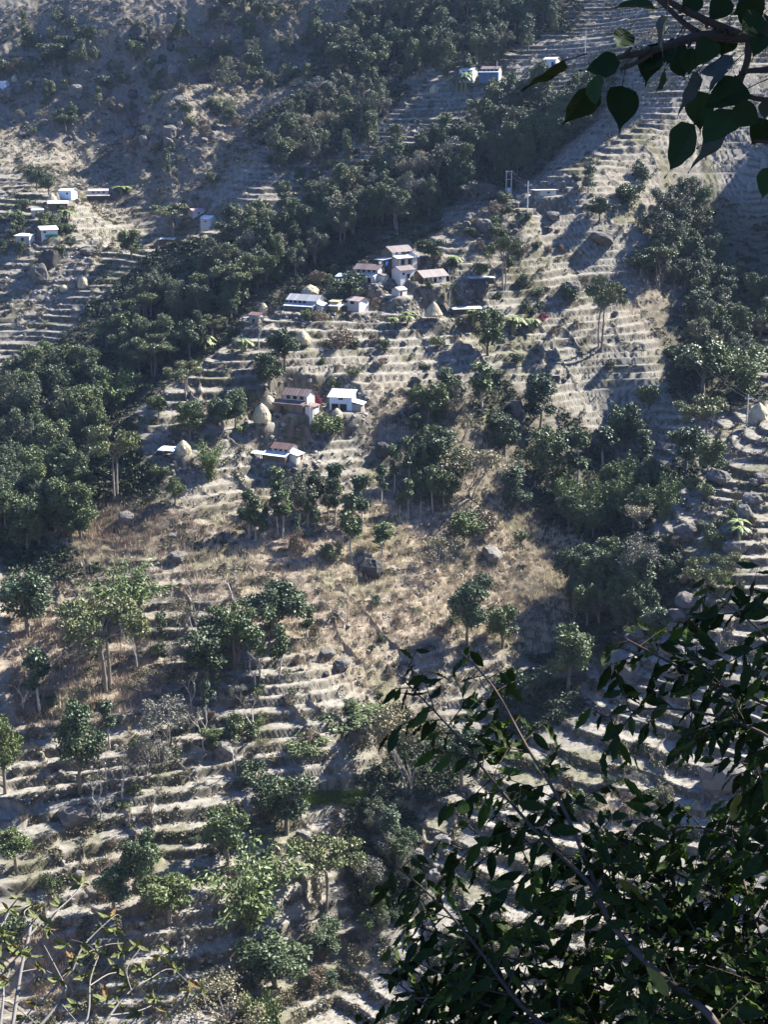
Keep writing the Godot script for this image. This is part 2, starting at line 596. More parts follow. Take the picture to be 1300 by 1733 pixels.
func twigs(s: Shape, tips: Array, r: RandomNumberGenerator, a: Vector3, dir: Vector3, length: float, rad: float, depth: int, k: Color, spread: float, up: float) -> void:
	var b := a + dir * length
	limb(s, r, a, b, rad, rad * 0.6, k)
	if depth == 0:
		tips.append([b, dir])
		return
	for i in (2 if depth > 1 else 3):
		var d := (dir + unit(r) * spread + Vector3.UP * up).normalized()
		twigs(s, tips, r, a.lerp(b, r.randf_range(0.7, 1.0)), d, length * r.randf_range(0.62, 0.85), rad * 0.58, depth - 1, k, spread, up)

const NAMES := {"D": "broadleaf_tree", "R": "round_tree", "L": "lopped_tree", "B": "bare_tree", "F": "feathery_tree", "M": "bamboo_clump", "G": "twiggy_tree", "C": "narrow_tree", "S": "shrub", "N": "banana_plant", "K": "flowering_bush", "Y": "dry_shrub", "E": "evergreen_tree", "O": "grey_green_tree"}
const CATS := {"M": "bamboo", "S": "shrub", "N": "banana plant", "K": "bush", "Y": "shrub"}
const WIDE := {"D": 6.3, "R": 5.0, "L": 3.4, "B": 5.4, "F": 9.4, "M": 7.6, "G": 7.4, "C": 3.8, "S": 11.0, "N": 9.0, "K": 11.0, "Y": 12.0, "E": 5.8, "O": 8.4}
const MANY := {"D": 7, "R": 2, "L": 4, "B": 4, "F": 3, "M": 3, "G": 3, "C": 2, "S": 4, "N": 2, "K": 1, "Y": 2, "E": 6, "O": 5}
var protos := {}
var turns := {}

func make_tree(kind: String, sd: int) -> Array:
	var r := RandomNumberGenerator.new()
	r.seed = sd
	var t := Shape.new()
	var f := Shape.new()
	var bark := Color(0.16, 0.14, 0.115)
	var pale := Color(0.36, 0.33, 0.29)
	var list := []
	match kind:
		"D":
			t.tube([Vector3(0, -0.6, 0), Vector3(0.1, 1.5, 0), Vector3(-0.1, 3.6, 0.1), Vector3(0, 6.0, 0)], [0.34, 0.26, 0.2, 0.1], 6, bark)
			for i in 21:
				var d := unit(r)
				var c := Vector3(0, 5.9, 0) + Vector3(d.x * 2.5, d.y * 3.0, d.z * 2.5) * r.randf_range(0.55, 1.15)
				list.append([c, r.randf_range(0.55, 1.3)])
				if i % 2 == 0: limb(t, r, Vector3(0, r.randf_range(2.2, 4.5), 0), c, 0.12, 0.04, bark)
			list.append([Vector3(0, 5.6, 0), 1.5])
			clumps(f, r, list, 3600, 0.48, Color(0.036, 0.058, 0.024), Color(0.098, 0.125, 0.052), 0.25)
		"E":
			t.tube([Vector3(0, -0.6, 0), Vector3(0.1, 1.5, 0), Vector3(-0.1, 3.6, 0.1), Vector3(0, 8.0, 0)], [0.32, 0.26, 0.2, 0.06], 6, bark)
			for i in 20:
				var y := r.randf_range(1.9, 9.3)
				var w := 2.0 * sqrt(clampf((10.4 - y) / 5.0, 0.05, 1.0)) * r.randf_range(0.45, 1.15)
				var a := r.randf() * TAU
				var c := Vector3(cos(a) * w, y, sin(a) * w)
				list.append([c, r.randf_range(0.7, 1.3)])
				if i % 3 == 0: limb(t, r, Vector3(0, y - 1.2, 0), c, 0.09, 0.03, bark)
			clumps(f, r, list, 3400, 0.42, Color(0.034, 0.054, 0.024), Color(0.088, 0.112, 0.048), 0.3)
		"O":
			for k2 in 2:
				limb(t, r, Vector3(k2 * 0.3, -0.6, 0), Vector3(r.randf_range(-1, 1), 5.5, r.randf_range(-1, 1)), 0.24, 0.1, bark * 1.3, 0.2)
			for i in 22:
				var d := unit(r)
				var c := Vector3(0, 6.2, 0) + Vector3(d.x * 3.2, d.y * 3.0, d.z * 3.2) * r.randf_range(0.6, 1.12)
				list.append([c, r.randf_range(0.5, 1.2)])
				limb(t, r, Vector3(0, r.randf_range(3.0, 5.0), 0), c, 0.10, 0.03, bark * 1.3)
			clumps(f, r, list, 3200, 0.40, Color(0.062, 0.076, 0.038), Color(0.130, 0.140, 0.072), 0.1)
		"R":
			t.tube([Vector3(0, -0.6, 0), Vector3(0.1, 1.2, 0), Vector3(0.25, 3.0, 0.1)], [0.22, 0.16, 0.1], 6, bark)
			for i in 26:
				var y := r.randf_range(2.6, 9.0)
				var w := 1.75 * sqrt(maxf(0.05, 1.0 - pow((y - 5.9) / 4.0, 2)))
				var a := r.randf() * TAU
				list.append([Vector3(cos(a) * w, y, sin(a) * w), r.randf_range(0.7, 1.0)])
			list.append([Vector3(0, 5, 0), 1.6]); list.append([Vector3(0, 7, 0), 1.6])
			clumps(f, r, list, 5200, 0.40, Color(0.026, 0.046, 0.024), Color(0.06, 0.088, 0.048), 0.3)
		"L":
			var top := Vector3(r.randf_range(-0.6, 0.6), 8.2, r.randf_range(-0.6, 0.6))
			limb(t, r, Vector3(0, -0.6, 0), top, 0.20, 0.06, pale, 0.12)
			for i in 8:
				var y := r.randf_range(4.0, 9.2)
				var a := r.randf() * TAU
				var w := r.randf_range(0.3, 1.4) * (1.0 if y < 8.0 else 0.5)
				var c := Vector3(cos(a) * w + top.x * y / 9.0, y, sin(a) * w)
				list.append([c, r.randf_range(0.5, 0.95)])
				limb(t, r, Vector3(top.x * y / 10.0, y - 1.0, 0), c, 0.06, 0.03, pale)
			clumps(f, r, list, 1050, 0.58, Color(0.030, 0.052, 0.026), Color(0.085, 0.115, 0.055), 0.45)
		"B":
			var tips := []
			twigs(t, tips, r, Vector3(0, -0.6, 0), Vector3(r.randf_range(-0.1, 0.1), 1, 0).normalized(), 3.8, 0.22, 4, pale * 1.1, 0.62, 0.25)
			for q in tips:
				if r.randf() < 0.45: list.append([q[0], 0.3])
			clumps(f, r, list, 170, 0.42, Color(0.07, 0.075, 0.035), Color(0.14, 0.12, 0.07), 0.4)
		"F":
			for k2 in 2:
				var fork := Vector3(k2 * 0.7 - 0.3, 4.8 + k2 * 0.4, 0)
				limb(t, r, Vector3(k2 * 0.5, -0.6, 0), fork, 0.26 - 0.06 * k2, 0.14, bark * 1.2, 0.15)
				for i in 7:
					var a := TAU * (i + r.randf() * 0.7) / 7.0
					var w := r.randf_range(1.4, 4.4)
					var c := Vector3(cos(a) * w, 9.0 - w * 0.42 + r.randf_range(-0.7, 0.4) - k2 * 0.8, sin(a) * w)
					limb(t, r, fork, c, 0.09, 0.03, bark * 1.2)
					list.append([c, r.randf_range(0.9, 1.5)])
			clumps(f, r, list, 4000, 0.44, Color(0.085, 0.102, 0.042), Color(0.185, 0.19, 0.08), 0.1, 0.42)
		"M":
			for i in 26:
				var a := r.randf() * TAU
				var lean := r.randf_range(0.15, 1.0)
				var o := Vector3(cos(a), 0, sin(a))
				var hgt := r.randf_range(6.5, 10.4)
				var pts := PackedVector3Array()
				var rad := PackedFloat32Array()
				for j in 8:
					var q := j / 7.0
					pts.append(o * (0.5 + lean * 4.6 * pow(q, 2.3)) + Vector3.UP * hgt * (q - 0.30 * lean * pow(q, 4)))
					rad.append(lerpf(0.07, 0.015, q))
				t.tube(pts, rad, 4, Color(0.17, 0.19, 0.07))
				for j in 130:
					var q := pow(r.randf(), 0.6)
					var jj := clampi(int(q * 7.0), 0, 6)
					var p := pts[jj].lerp(pts[jj + 1], q * 7.0 - jj) + unit(r) * r.randf_range(0.1, 0.85)
					var al := (unit(r) + Vector3.DOWN * 0.8 + o * 0.3).normalized()
					f.leaf(p, al * r.randf_range(0.3, 0.62), al.cross(unit(r)).normalized() * 0.085, Color(0.055, 0.088, 0.028).lerp(Color(0.135, 0.175, 0.055), r.randf()))
		"G":
			var tips := []
			for q in 4:
				twigs(t, tips, r, Vector3(r.randf_range(-0.4, 0.4), -0.5, r.randf_range(-0.4, 0.4)), (Vector3.UP + unit(r) * 0.5).normalized(), 3.4, 0.12, 3, Color(0.24, 0.215, 0.185), 0.75, 0.22)
			for q in tips: list.append([q[0], r.randf_range(0.7, 1.1)])
			clumps(f, r, list, 1500, 0.36, Color(0.085, 0.085, 0.058), Color(0.185, 0.165, 0.12), 0.0)
		"C":
			t.tube([Vector3(0, -0.6, 0), Vector3(0, 3, 0), Vector3(0.1, 8.5, 0)], [0.2, 0.16, 0.05], 6, bark)
			for i in 22:
				var y := r.randf_range(1.8, 9.4)
				var w := 1.35 * sqrt(clampf((10.2 - y) / 6.0, 0.05, 1.0)) * r.randf_range(0.4, 1.1)
				var a := r.randf() * TAU
				list.append([Vector3(cos(a) * w, y, sin(a) * w), r.randf_range(0.55, 1.0)])
			clumps(f, r, list, 2400, 0.42, Color(0.035, 0.058, 0.03), Color(0.082, 0.11, 0.052), 0.3)
		"S":
			for i in 14:
				var a := r.randf() * TAU
				var w := sqrt(r.randf()) * 4.6
				var c := Vector3(cos(a) * w, r.randf_range(1.2, 7.6) * (1.0 - 0.08 * w), sin(a) * w)
				list.append([c, r.randf_range(1.3, 2.5)])
				limb(t, r, Vector3(0, -1.0, 0), c, 0.2, 0.05, bark)
			clumps(f, r, list, 1500, 1.0, Color(0.036, 0.056, 0.028), Color(0.10, 0.125, 0.06), 0.1)
		"Y":
			for i in 16:
				var a := r.randf() * TAU
				var w := sqrt(r.randf()) * 4.6
				var c := Vector3(cos(a) * w, r.randf_range(2.0, 8.6) * (1.0 - 0.08 * w), sin(a) * w)
				list.append([c, r.randf_range(1.2, 2.1)])
				limb(t, r, Vector3(0, -1.0, 0), c, 0.16, 0.04, Color(0.2, 0.16, 0.13))
			clumps(f, r, list, 1100, 0.9, Color(0.12, 0.095, 0.062), Color(0.24, 0.185, 0.13), -0.3)
		"K":
			for i in 14:
				var a := r.randf() * TAU
				var w := sqrt(r.randf()) * 3.8
				var c := Vector3(cos(a) * w, r.randf_range(2.0, 8.6) * (1.0 - 0.08 * w), sin(a) * w)
				list.append([c, r.randf_range(1.2, 2.1)])
				limb(t, r, Vector3(0, -1.0, 0), c, 0.16, 0.04, bark)
			clumps(f, r, list, 1300, 0.8, Color(0.05, 0.05, 0.03), Color(0.42, 0.035, 0.09), 0.1)
		"N":
			for q in 3:
				var o := Vector3(r.randf_range(-1.4, 1.4), 0, r.randf_range(-1.4, 1.4)) if q else Vector3.ZERO
				var hh := r.randf_range(3.6, 5.4)
				t.tube([o + Vector3(0, -0.6, 0), o + Vector3(0.1, hh * 0.5, 0), o + Vector3(0.15, hh, 0)], [0.42, 0.36, 0.22], 6, Color(0.2, 0.2, 0.1))
				for i in 9:
					var a := TAU * i / 9.0 + r.randf()
					var d := Vector3(cos(a), 0, sin(a))
					var side := d.cross(Vector3.UP)
					var last := o + Vector3(0.15, hh, 0)
					var rise := r.randf_range(2.0, 4.0)
					for j in 5:
						var q1 := (j + 1) / 5.0
						var nxt := o + Vector3(0.15, hh, 0) + d * q1 * 4.0 + Vector3.UP * (rise * q1 - (rise + 1.6) * q1 * q1 * 0.9)
						var w0 := 0.62 * sin(PI * (0.15 + 0.8 * j / 5.0))
						var w1 := 0.62 * sin(PI * (0.15 + 0.8 * q1))
						var kk := Color(0.09, 0.13, 0.035).lerp(Color(0.2, 0.22, 0.07), r.randf())
						f.quad(last - side * w0, nxt - side * w1, nxt + Vector3.UP * 0.12, last + Vector3.UP * 0.12, kk)
						f.quad(last + Vector3.UP * 0.12, nxt + Vector3.UP * 0.12, nxt + side * w1, last + side * w0, kk)
						last = nxt
	if kind in ["D", "E", "O", "L", "S", "C", "G"]:
		var warm := r.randf_range(0.85, 1.45)
		var cool := r.randf_range(0.9, 1.2)
		for i in f.c.size(): f.c[i] = Color(f.c[i].r * warm * cool, f.c[i].g * lerpf(1.0, warm, 0.75) * cool, f.c[i].b * cool)
	return [t.mesh(), f.mesh()]

var alike := {}

func shared(o: Node, label: String, x: float) -> void:
	if not alike.has(label): alike[label] = []
	alike[label].append([x, o])

# tells apart the members of a group that look alike, by their order from the left
func tell_apart() -> void:
	var words := ["first", "second", "third", "fourth", "fifth", "sixth", "seventh", "eighth", "ninth", "tenth", "eleventh", "twelfth", "thirteenth", "fourteenth", "fifteenth", "sixteenth"]
	for label in alike:
		var row: Array = alike[label]
		if row.size() < 2: continue
		row.sort_custom(func(a, b): return a[0] < b[0])
		for i in row.size():
			var cut: int = label.find(",")
			var place: String = "leftmost" if i == 0 else ("rightmost" if i == row.size() - 1 else words[mini(i, 15)] + " from left")
			row[i][1].set_meta("label", "%s, %s%s" % [label.substr(0, cut), place, label.substr(cut)])

func make_protos() -> void:
	for kind in NAMES:
		protos[kind] = []
		turns[kind] = 0
		for i in MANY[kind]:
			var two := make_tree(kind, 100 + i * 7 + kind.unicode_at(0) * 31)
			var o := Node3D.new()
			part("stem" if kind in ["N", "S", "K", "Y", "M"] else "trunk", two[0], M.bark, o)
			part("foliage" if kind in ["N", "S", "K", "Y", "M"] else "crown", two[1], M.leaf, o)
			protos[kind].append(o)

# a plant whose foot is seen at the pixel, as tall and wide as it is seen there
func plant(kind: String, x: float, y: float, tall: float, wide: float, label: String, group := "") -> Node3D:
	var p := hit(x, y)
	var dist := p.length()
	var h := clampf(tall * dist / F, 0.5, 26.0)
	var sy := h / 10.0
	var sx: float = (wide * 1.08 * dist / F) / WIDE[kind] if wide > 0.0 else sy * rng.randf_range(0.82, 1.15)
	var o: Node3D = protos[kind][turns[kind] % MANY[kind]].duplicate()
	turns[kind] += 1
	o.name = numbered(NAMES[kind])
	o.position = p - Vector3(0, 0.15, 0)
	o.rotation.y = rng.randf() * TAU
	o.scale = Vector3(sx, sy, sx * rng.randf_range(0.9, 1.1))
	if group: shared(o, label, x)
	tag(o, label, CATS.get(kind, "tree"), group)
	add_child(o, true)
	return o

const LONE := [
	# the main spur, top to bottom
	["F", 1018, 590, 128, 66, "tall thin twin-stemmed tree with airy yellow-green crown beside angular boulder"],
	["R", 914, 728, 100, 54, "dense dark egg-shaped tree standing alone on pale terraces"],
	["D", 1015, 378, 44, 38, "small dark round tree casting a shadow on terraces below the white shed"],
	["C", 996, 326, 52, 24, "narrow dark tree standing right of the white shed on the bare slope"],
	["F", 852, 492, 100, 62, "brownish green tree on the slope edge above the long low shed"],
	["G", 812, 342, 40, 60, "grey-brown twiggy tree below the twin utility poles"],
	["D", 826, 602, 92, 54, "grey-green tree with loose crown beside banana plants and the long low shed"],
	["L", 817, 702, 92, 40, "thin sparse tree with tall bare stem on the pale terraces"],
	["B", 886, 712, 44, 40, "small leafless tree left of the dense egg-shaped tree"],
	["C", 757, 700, 78, 44, "bright green topped tree above the wooded bank right of the tin-roofed house"],
	["D", 724, 720, 82, 62, "dark tree in the wooded bank below the bright green topped tree"],
	["D", 738, 790, 80, 70, "broad dark tree lower in the wooded bank of the main slope"],
	["G", 798, 838, 106, 84, "pale grey feathery tree with bare twigs beside the wooded bank"],
	["S", 772, 800, 50, 70, "green shrub at the foot of the wooded bank beside pale grey tree"],
	["D", 853, 772, 84, 60, "bushy dark tree at the edge of the gully left of the egg-shaped tree's foot"],
	["C", 872, 866, 92, 46, "grey-green upright tree at the left edge of the gully"],
	["D", 925, 832, 120, 70, "dark shrubby tree mass filling the gully head below the egg-shaped tree"],
	["L", 976, 832, 108, 50, "tree with clear pale trunk and round dark crown above the bamboo"],
	["D", 1052, 765, 98, 66, "tallest dark two-lobed tree at the right of the pale terraces"],
	["L", 1022, 792, 74, 44, "small round-topped tree with pale trunk beside the two-lobed tree"],
	["C", 1086, 788, 62, 38, "small dark tree right of the two-lobed tree above the bamboo"],
	["S", 1100, 690, 50, 40, "grey-green bush at the right end of the pale terraces"],
	["D", 790, 1096, 122, 68, "large dark glossy tree casting a wide shadow on the grassy slope"],
	["D", 850, 1098, 92, 56, "smaller dark glossy tree right beside the large dark glossy tree"],
	["L", 597, 950, 122, 40, "tall slim tree with tiered dark crown directly above the big boulder"],
	["L", 646, 942, 60, 36, "small slim tree with tufted crown right of the big boulder"],
	["S", 560, 952, 44, 36, "small dark bush in dry grass left of the big boulder"],
	["Y", 505, 940, 60, 34, "grey-blue feathery bush on the dry terraces"],
	["G", 738, 962, 70, 62, "thin grey-brown bush in the red grass right of the big boulder"],
	["D", 785, 926, 70, 62, "small tree with clear trunk and flat dark crown above the red grass"],
	["Y", 818, 905, 46, 50, "grey leafless bush above the pale boulder"],
	["S", 818, 992, 32, 32, "round grey-green bush in the red grass above the large glossy tree"],
	["D", 462, 1078, 112, 104, "broad round-crowned tree with two pale trunks in the middle of the slope"],
	["B", 393, 1024, 72, 56, "grey leafless tree with level branches left of the broad round-crowned tree"],
	["B", 290, 1012, 44, 26, "small pale leafless tree in the red grass terraces"],
	["L", 521, 1082, 60, 26, "thin leafless sapling with twig tuft right of the broad round-crowned tree"],
	["B", 585, 1068, 50, 40, "little brown twiggy tree below the big boulder"],
	["D", 352, 1162, 128, 88, "large dense tree with low crown in front of its twin on the left slope"],
	["D", 396, 1128, 116, 76, "large dense tree standing behind its twin on the left slope"],
	["F", 178, 1168, 172, 150, "spreading umbrella-crowned tree with twin trunk on the left slope"],
	["M", 212, 1062, 128, 130, "bright green bamboo clump behind the umbrella-crowned tree"],
	["D", 46, 1072, 124, 84, "tree with pale trunk at the foot of the left wood"],
	["B", 72, 1060, 60, 36, "pale bare tree beside the pale-trunked tree at the left wood"],
	["L", 68, 1210, 116, 46, "slim lopped tree with pale stem and small tufts near the left edge"],
	["D", 136, 1345, 170, 74, "tall tiered tree with leafy top and bare lower branches on left terraces"],
	["B", 168, 1385, 90, 44, "pale leafless tree on the lower left terraces"],
	["B", 208, 1350, 92, 44, "slim pale leafless tree beside the tiered tree"],
	["G", 268, 1292, 142, 92, "large half-bare tree with leafy top on the left terraces"],
	["B", 255, 1395, 84, 40, "leafless lopped tree with short crooked branches on the lower left terraces"],
	["B", 427, 1252, 88, 50, "pale leafless tree left of the stony terrace walls"],
	["S", 405, 1240, 40, 56, "dark bush at the foot of the pale leafless tree"],
	["D", 362, 1268, 46, 44, "small bright green tree above the tilted boulder"],
	["B", 398, 1310, 70, 44, "grey leafless tree beside the tilted boulder"],
	["L", 472, 1148, 92, 34, "thin lopped tree with few leaves below the broad round-crowned tree"],
	["L", 441, 1145, 90, 34, "thin bare-stemmed sapling left of the lopped tree below the round crown"],
	["D", 8, 1344, 152, 64, "dark leafy tree cut by the left edge of the picture"],
	["S", 600, 1222, 40, 120, "wide low dark green bush on the stony terraces"],
	["S", 520, 1270, 30, 60, "low green bush at the left end of stony terrace wall"],
	["S", 428, 1322, 44, 52, "bright green leafy bush above the dark round tree"],
	["G", 692, 1352, 190, 112, "large airy grey-brown tree at the head of the lower gully"],
	["D", 782, 1330, 130, 76, "dark tree behind the leafy foreground branches in the lower gully"],
	["D", 484, 1412, 122, 86, "dense dark round tree with dark forked trunk on the lower slope"],
	["C", 664, 1446, 92, 42, "light green cone-shaped tree in the lower gully"],
	["F", 552, 1542, 136, 112, "grey-green feathery tree on the lower gully bank"],
	["M", 422, 1570, 152, 172, "drooping pale bamboo clump on the lower slope"],
	["D", 384, 1466, 112, 78, "dark leafy tree directly above the drooping bamboo"],
	["D", 240, 1530, 146, 60, "tall dark tree rising from the tree group on lower left terraces"],
	["D", 192, 1546, 88, 66, "dark bushy tree leftmost in the lower tree group"],
	["D", 286, 1556, 88, 82, "broad bushy tree rightmost in the lower tree group"],
	["D", 26, 1466, 70, 56, "small grey-green round tree on terraces at the left edge"],
	["S", 84, 1506, 38, 34, "small bright cone-shaped bush on a terrace lip"],
	["S", 22, 1590, 50, 60, "dark bush at the left edge above the red grass"],
	["D", 466, 1672, 112, 104, "bushy two-tone tree at the bottom of the gully"],
	["D", 552, 1622, 72, 62, "round dark bush-like tree in the gully bottom"],
	["G", 385, 1740, 112, 100, "grey feathery bush tree at the bottom edge"],
	["S", 440, 1745, 90, 60, "bright green bush beside the grey feathery tree at the bottom edge"],
	["D", 962, 1172, 126, 78, "dark cone-shaped tree below the gully wood"],
	["S", 905, 1170, 50, 70, "grey-green bush left of the dark cone-shaped tree"],
	["D", 1104, 1078, 62, 54, "dark leaning small tree among pale boulders on the right bank"],
	["F", 1186, 1040, 104, 76, "thin pale acacia-like tree on the right-hand terraces"],
	["F", 1232, 1004, 70, 56, "small feathery tree beside the thin acacia-like tree"],
	["S", 1206, 926, 44, 40, "round bright green bush among grey boulders"],
	["N", 1250, 908, 44, 46, "pale banana plant among grey boulders on the right bank"],
	["G", 1092, 1012, 126, 66, "brown bare-branched tree with pale trunk in the gully wood"],
	["G", 1090, 892, 52, 72, "grey willowy tree in front of the bamboo grove"],
	["F", 1190, 760, 98, 90, "olive-yellow bushy tree left of the white pole and haystack"],
	["D", 1160, 800, 84, 70, "dark dense tree left of the stone terraces below the olive-yellow tree"],
	["D", 1206, 812, 80, 54, "mid-green tree at the edge of the stone terraces"],
	["M", 1262, 668, 96, 92, "bright bamboo clump above the haystack at the right edge"],
	["D", 1190, 664, 92, 84, "blue-green bushy tree left of the right-edge bamboo"],
	["S", 882, 915, 24, 30, "small yellow-green bush at the right side gully"],
	["S", 1138, 605, 26, 26, "small yellow-green bush where the pale slope meets the shaded gully"],
	["F", 1112, 486, 72, 62, "bright yellow-green tree at the right end of the upper terraces"],
	["D", 1085, 470, 56, 50, "dark tree left of the bright yellow-green tree on the upper terraces"],
	["S", 960, 508, 36, 30, "dark bush left of the angular boulder"],
	["S", 1032, 625, 20, 22, "small bush on the open terraces below the airy tree"],
	["D", 730, 445, 44, 44, "dark round tree above the long brown-roofed house"],
	# the left flank
	["F", 198, 842, 136, 92, "tall flat-topped tree with straight bare trunk above the dark terraces"],
	["D", 322, 742, 72, 48, "round leafy tree on the dark terraces above the lone haystack"],
	["F", 316, 676, 70, 66, "light yellow-green feathery tree on the crest of the left flank"],
	["D", 376, 728, 70, 48, "grey-green tree beside the leaning haystack"],
	["D", 398, 726, 66, 34, "dark tree between the grey-green tree and the leaning haystack"],
	["D", 268, 706, 44, 32, "small tree on the upper dark terraces"],
	["S", 272, 810, 36, 34, "dark round bush below the lone haystack"],
	["D", 296, 858, 54, 32, "small pale-stemmed tree below the dark round bush"],
	["M", 356, 812, 78, 58, "yellow-green bamboo bush right of the lone haystack"],
	["M", 196, 694, 78, 88, "sunlit bright bamboo clump in the left wood"],
	["N", 346, 594, 44, 46, "banana plant on the crest left of the rusty-roofed hut"],
	["N", 412, 596, 40, 36, "banana plant beside the bare pale tree below the rusty-roofed hut"],
	["N", 408, 736, 28, 26, "small banana plant left of the house with the white lean-to"],
	["B", 436, 590, 52, 32, "pale bare tree below the rusty-roofed hut"],
	["D", 482, 622, 78, 48, "dark tiered tree beside the low haystack under the hamlet"],
	["D", 456, 660, 76, 54, "dark leafy tree on terraces above the two-storey house with red bush"],
	["D", 402, 700, 48, 34, "small dark tree above the leaning haystack"],
	["K", 536, 688, 24, 24, "red bougainvillea bush between the two-storey house and the tin-roofed house"],
	["K", 917, 544, 18, 24, "red-leaved bush above the green garden right of the hamlet"],
	["Y", 572, 588, 40, 54, "dark reddish-brown bush on the terraces under the hamlet"],
	["S", 550, 728, 42, 58, "grey-green leafy tree in front of the house with red bush"],
	["S", 594, 494, 40, 60, "green bushes under the house with white lower walls"],
	["N", 690, 548, 32, 34, "banana plant on the green terrace below the white gabled hut"],
	["N", 664, 552, 26, 26, "small banana plant left of the green terrace banana"],
	["N", 870, 562, 44, 44, "banana plant in the garden right of the long low shed"],
	["N", 900, 560, 34, 34, "banana plant beneath the red-leaved bush"],
	["N", 804, 548, 40, 36, "banana plant beside the grey-green tree near the long shed"],
	["N", 770, 452, 30, 32, "banana plant above the long brown-roofed house"],
	["N", 782, 152, 42, 42, "banana grove below the high white-gabled house"],
	["N", 207, 328, 22, 40, "banana plants right of the long house on the far slope"],
	["N", 112, 372, 26, 32, "banana plants below the dark-fronted house on the far slope"],
	["N", 24, 378, 30, 40, "banana plants at the left edge of the far hamlet"],
	["B", 760, 522, 68, 26, "thin bare tree beside the cone-shaped haystack"],
	["D", 62, 322, 46, 34, "tall dark tree on the far slope left of the blue-white house"],
	["D", 82, 330, 36, 26, "dark tree beside the tall dark tree on the far slope"],
	["C", 282, 300, 46, 16, "slender columnar tree on the far stepped fields"],
	["D", 222, 440, 58, 40, "dark tree in the middle of the far stepped fields"],
	["F", 292, 402, 60, 74, "pale grey-green tree above the far white huts"],
	["D", 356, 318, 28, 24, "lone dark bush tree on the far terraces"],
	["D", 110, 222, 40, 34, "dark tree clinging to the far rocky spur"],
	["D", 92, 112, 40, 60, "dark spreading trees on the far left ridge"],
	["D", 388, 214, 32, 22, "dark slender tree on the far dark hillside"],
	["D", 432, 128, 48, 34, "dark conical tree on the upper hillside left of the wood"],
	["S", 1085, 302, 34, 30, "grey-green bush on the bare slope right of the white shed"],
	["S", 1062, 342, 40, 48, "grey-green bush pair below the bare upper slope"],
]

# what, how many, middle and half-size of the patch in pixels, tilt, heights, label, group
const WOODS := [
	["DEOE", 46, 72, 875, 84, 66, 0.0, 66, 104, "the dense wood on the left crest", "trees of the left crest wood"],
	["DEOE", 44, 78, 715, 98, 82, 0.0, 62, 96, "the shaded wood behind the left crest", "trees of the shaded left wood"],
	["DEODF", 52, 290, 565, 130, 62, -0.45, 50, 78, "the wooded hollow left of the hamlet", "trees of the hollow left of the hamlet"],
	["EEODG", 64, 480, 420, 140, 60, -0.4, 46, 70, "the wood above and behind the hamlet", "trees of the wood behind the hamlet"],
	["DEOEG", 72, 680, 330, 150, 60, -0.35, 46, 70, "the wood below the top houses", "trees of the wood below the top houses"],
	["DEOE", 54, 890, 235, 105, 62, -0.3, 46, 74, "the wood beside the pale upper slope", "trees of the wood beside the pale upper slope"],
	["DOEGO", 50, 560, 230, 100, 64, -0.3, 40, 62, "the upper middle wood", "trees of the upper middle wood"],
	["EDOE", 112, 750, 72, 200, 66, -0.15, 40, 64, "the high wood at the top", "trees of the high wood"],
	["DEOS", 46, 450, 90, 150, 90, 0.0, 26, 44, "the high dark hillside", "scattered trees of the high hillside"],
	["DOEO", 42, 1158, 440, 58, 84, 0.6, 44, 72, "the tree belt beside the upper terraces", "trees along the shaded side gully"],
	["DOE", 34, 1230, 560, 70, 90, 0.0, 46, 72, "the dark side gully", "trees in the shaded side gully"],
	["MMMD", 20, 1040, 880, 88, 46, 0.0, 62, 88, "the bamboo grove", "bamboo grove in the gully"],
	["DEOD", 30, 1030, 1020, 70, 60, 0.0, 66, 98, "the gully wood under the bamboo", "trees of the lower gully wood"],
	["OSDG", 24, 650, 1480, 46, 100, 0.0, 46, 80, "the thicket in the lower gully", "shrubs of the lower gully"],
	["SSY", 12, 520, 1640, 60, 50, 0.0, 24, 44, "the thicket at the gully foot", "shrubs at the gully foot"],
	["DOGS", 20, 750, 760, 46, 90, 0.2, 40, 60, "the wooded bank on the main slope", "thicket of the wooded bank"],
	["LLOL", 20, 500, 892, 130, 34, 0.0, 66, 100, "the slope below the hamlet houses", "slim fodder trees below the houses"],
	["LDL", 10, 700, 850, 60, 40, 0.0, 70, 96, "the slope above the dry grass", "slim fodder trees above the dry grass"],
	["SDY", 24, 640, 490, 150, 46, -0.2, 18, 34, "the gardens round the hamlet", "garden shrubs of the hamlet"],
	["SSD", 22, 60, 400, 70, 60, 0.0, 18, 34, "the far left hamlet", "shrubs of the far left hamlet"],
	["SSYD", 12, 850, 410, 60, 70, 0.0, 20, 40, "the stony edge above the hamlet", "shrubs on the stony edge"],
	["SYS", 20, 940, 480, 110, 90, 0.0, 12, 24, "the upper pale terraces", "shrubs of the upper terraces"],
	["DEOS", 30, 150, 110, 170, 90, 0.0, 20, 40, "the far upper-left spurs", "trees of the far upper-left spurs"],
	["SYSG", 60, 220, 170, 230, 120, 0.0, 14, 30, "the far rocky slope", "shrubs of the far rocky slope"],
	["BLBG", 26, 260, 1200, 250, 150, 0.0, 50, 90, "the left terraces", "small bare trees of the left terraces"],
	["SYSY", 34, 260, 1230, 280, 220, 0.0, 16, 34, "the left terrace banks", "shrubs of the left terraces"],
	["YSY", 22, 620, 1120, 200, 110, 0.0, 14, 28, "the middle terraces", "shrubs of the middle terraces"],
	["SSY", 18, 1180, 930, 110, 120, 0.0, 18, 36, "the boulder field on the right bank", "shrubs of the right bank"],
	["SSD", 14, 560, 280, 120, 60, -0.3, 20, 36, "the high terraces behind the wood", "small trees of the high terraces"],
	["SYS", 16, 700, 620, 180, 60, 0.0, 14, 26, "the pale terraces below the hamlet", "shrubs of the pale terraces"],
	["YGS", 14, 1050, 1360, 110, 60, 0.0, 24, 46, "the lower right bank", "shrubs of the lower right bank"],
]

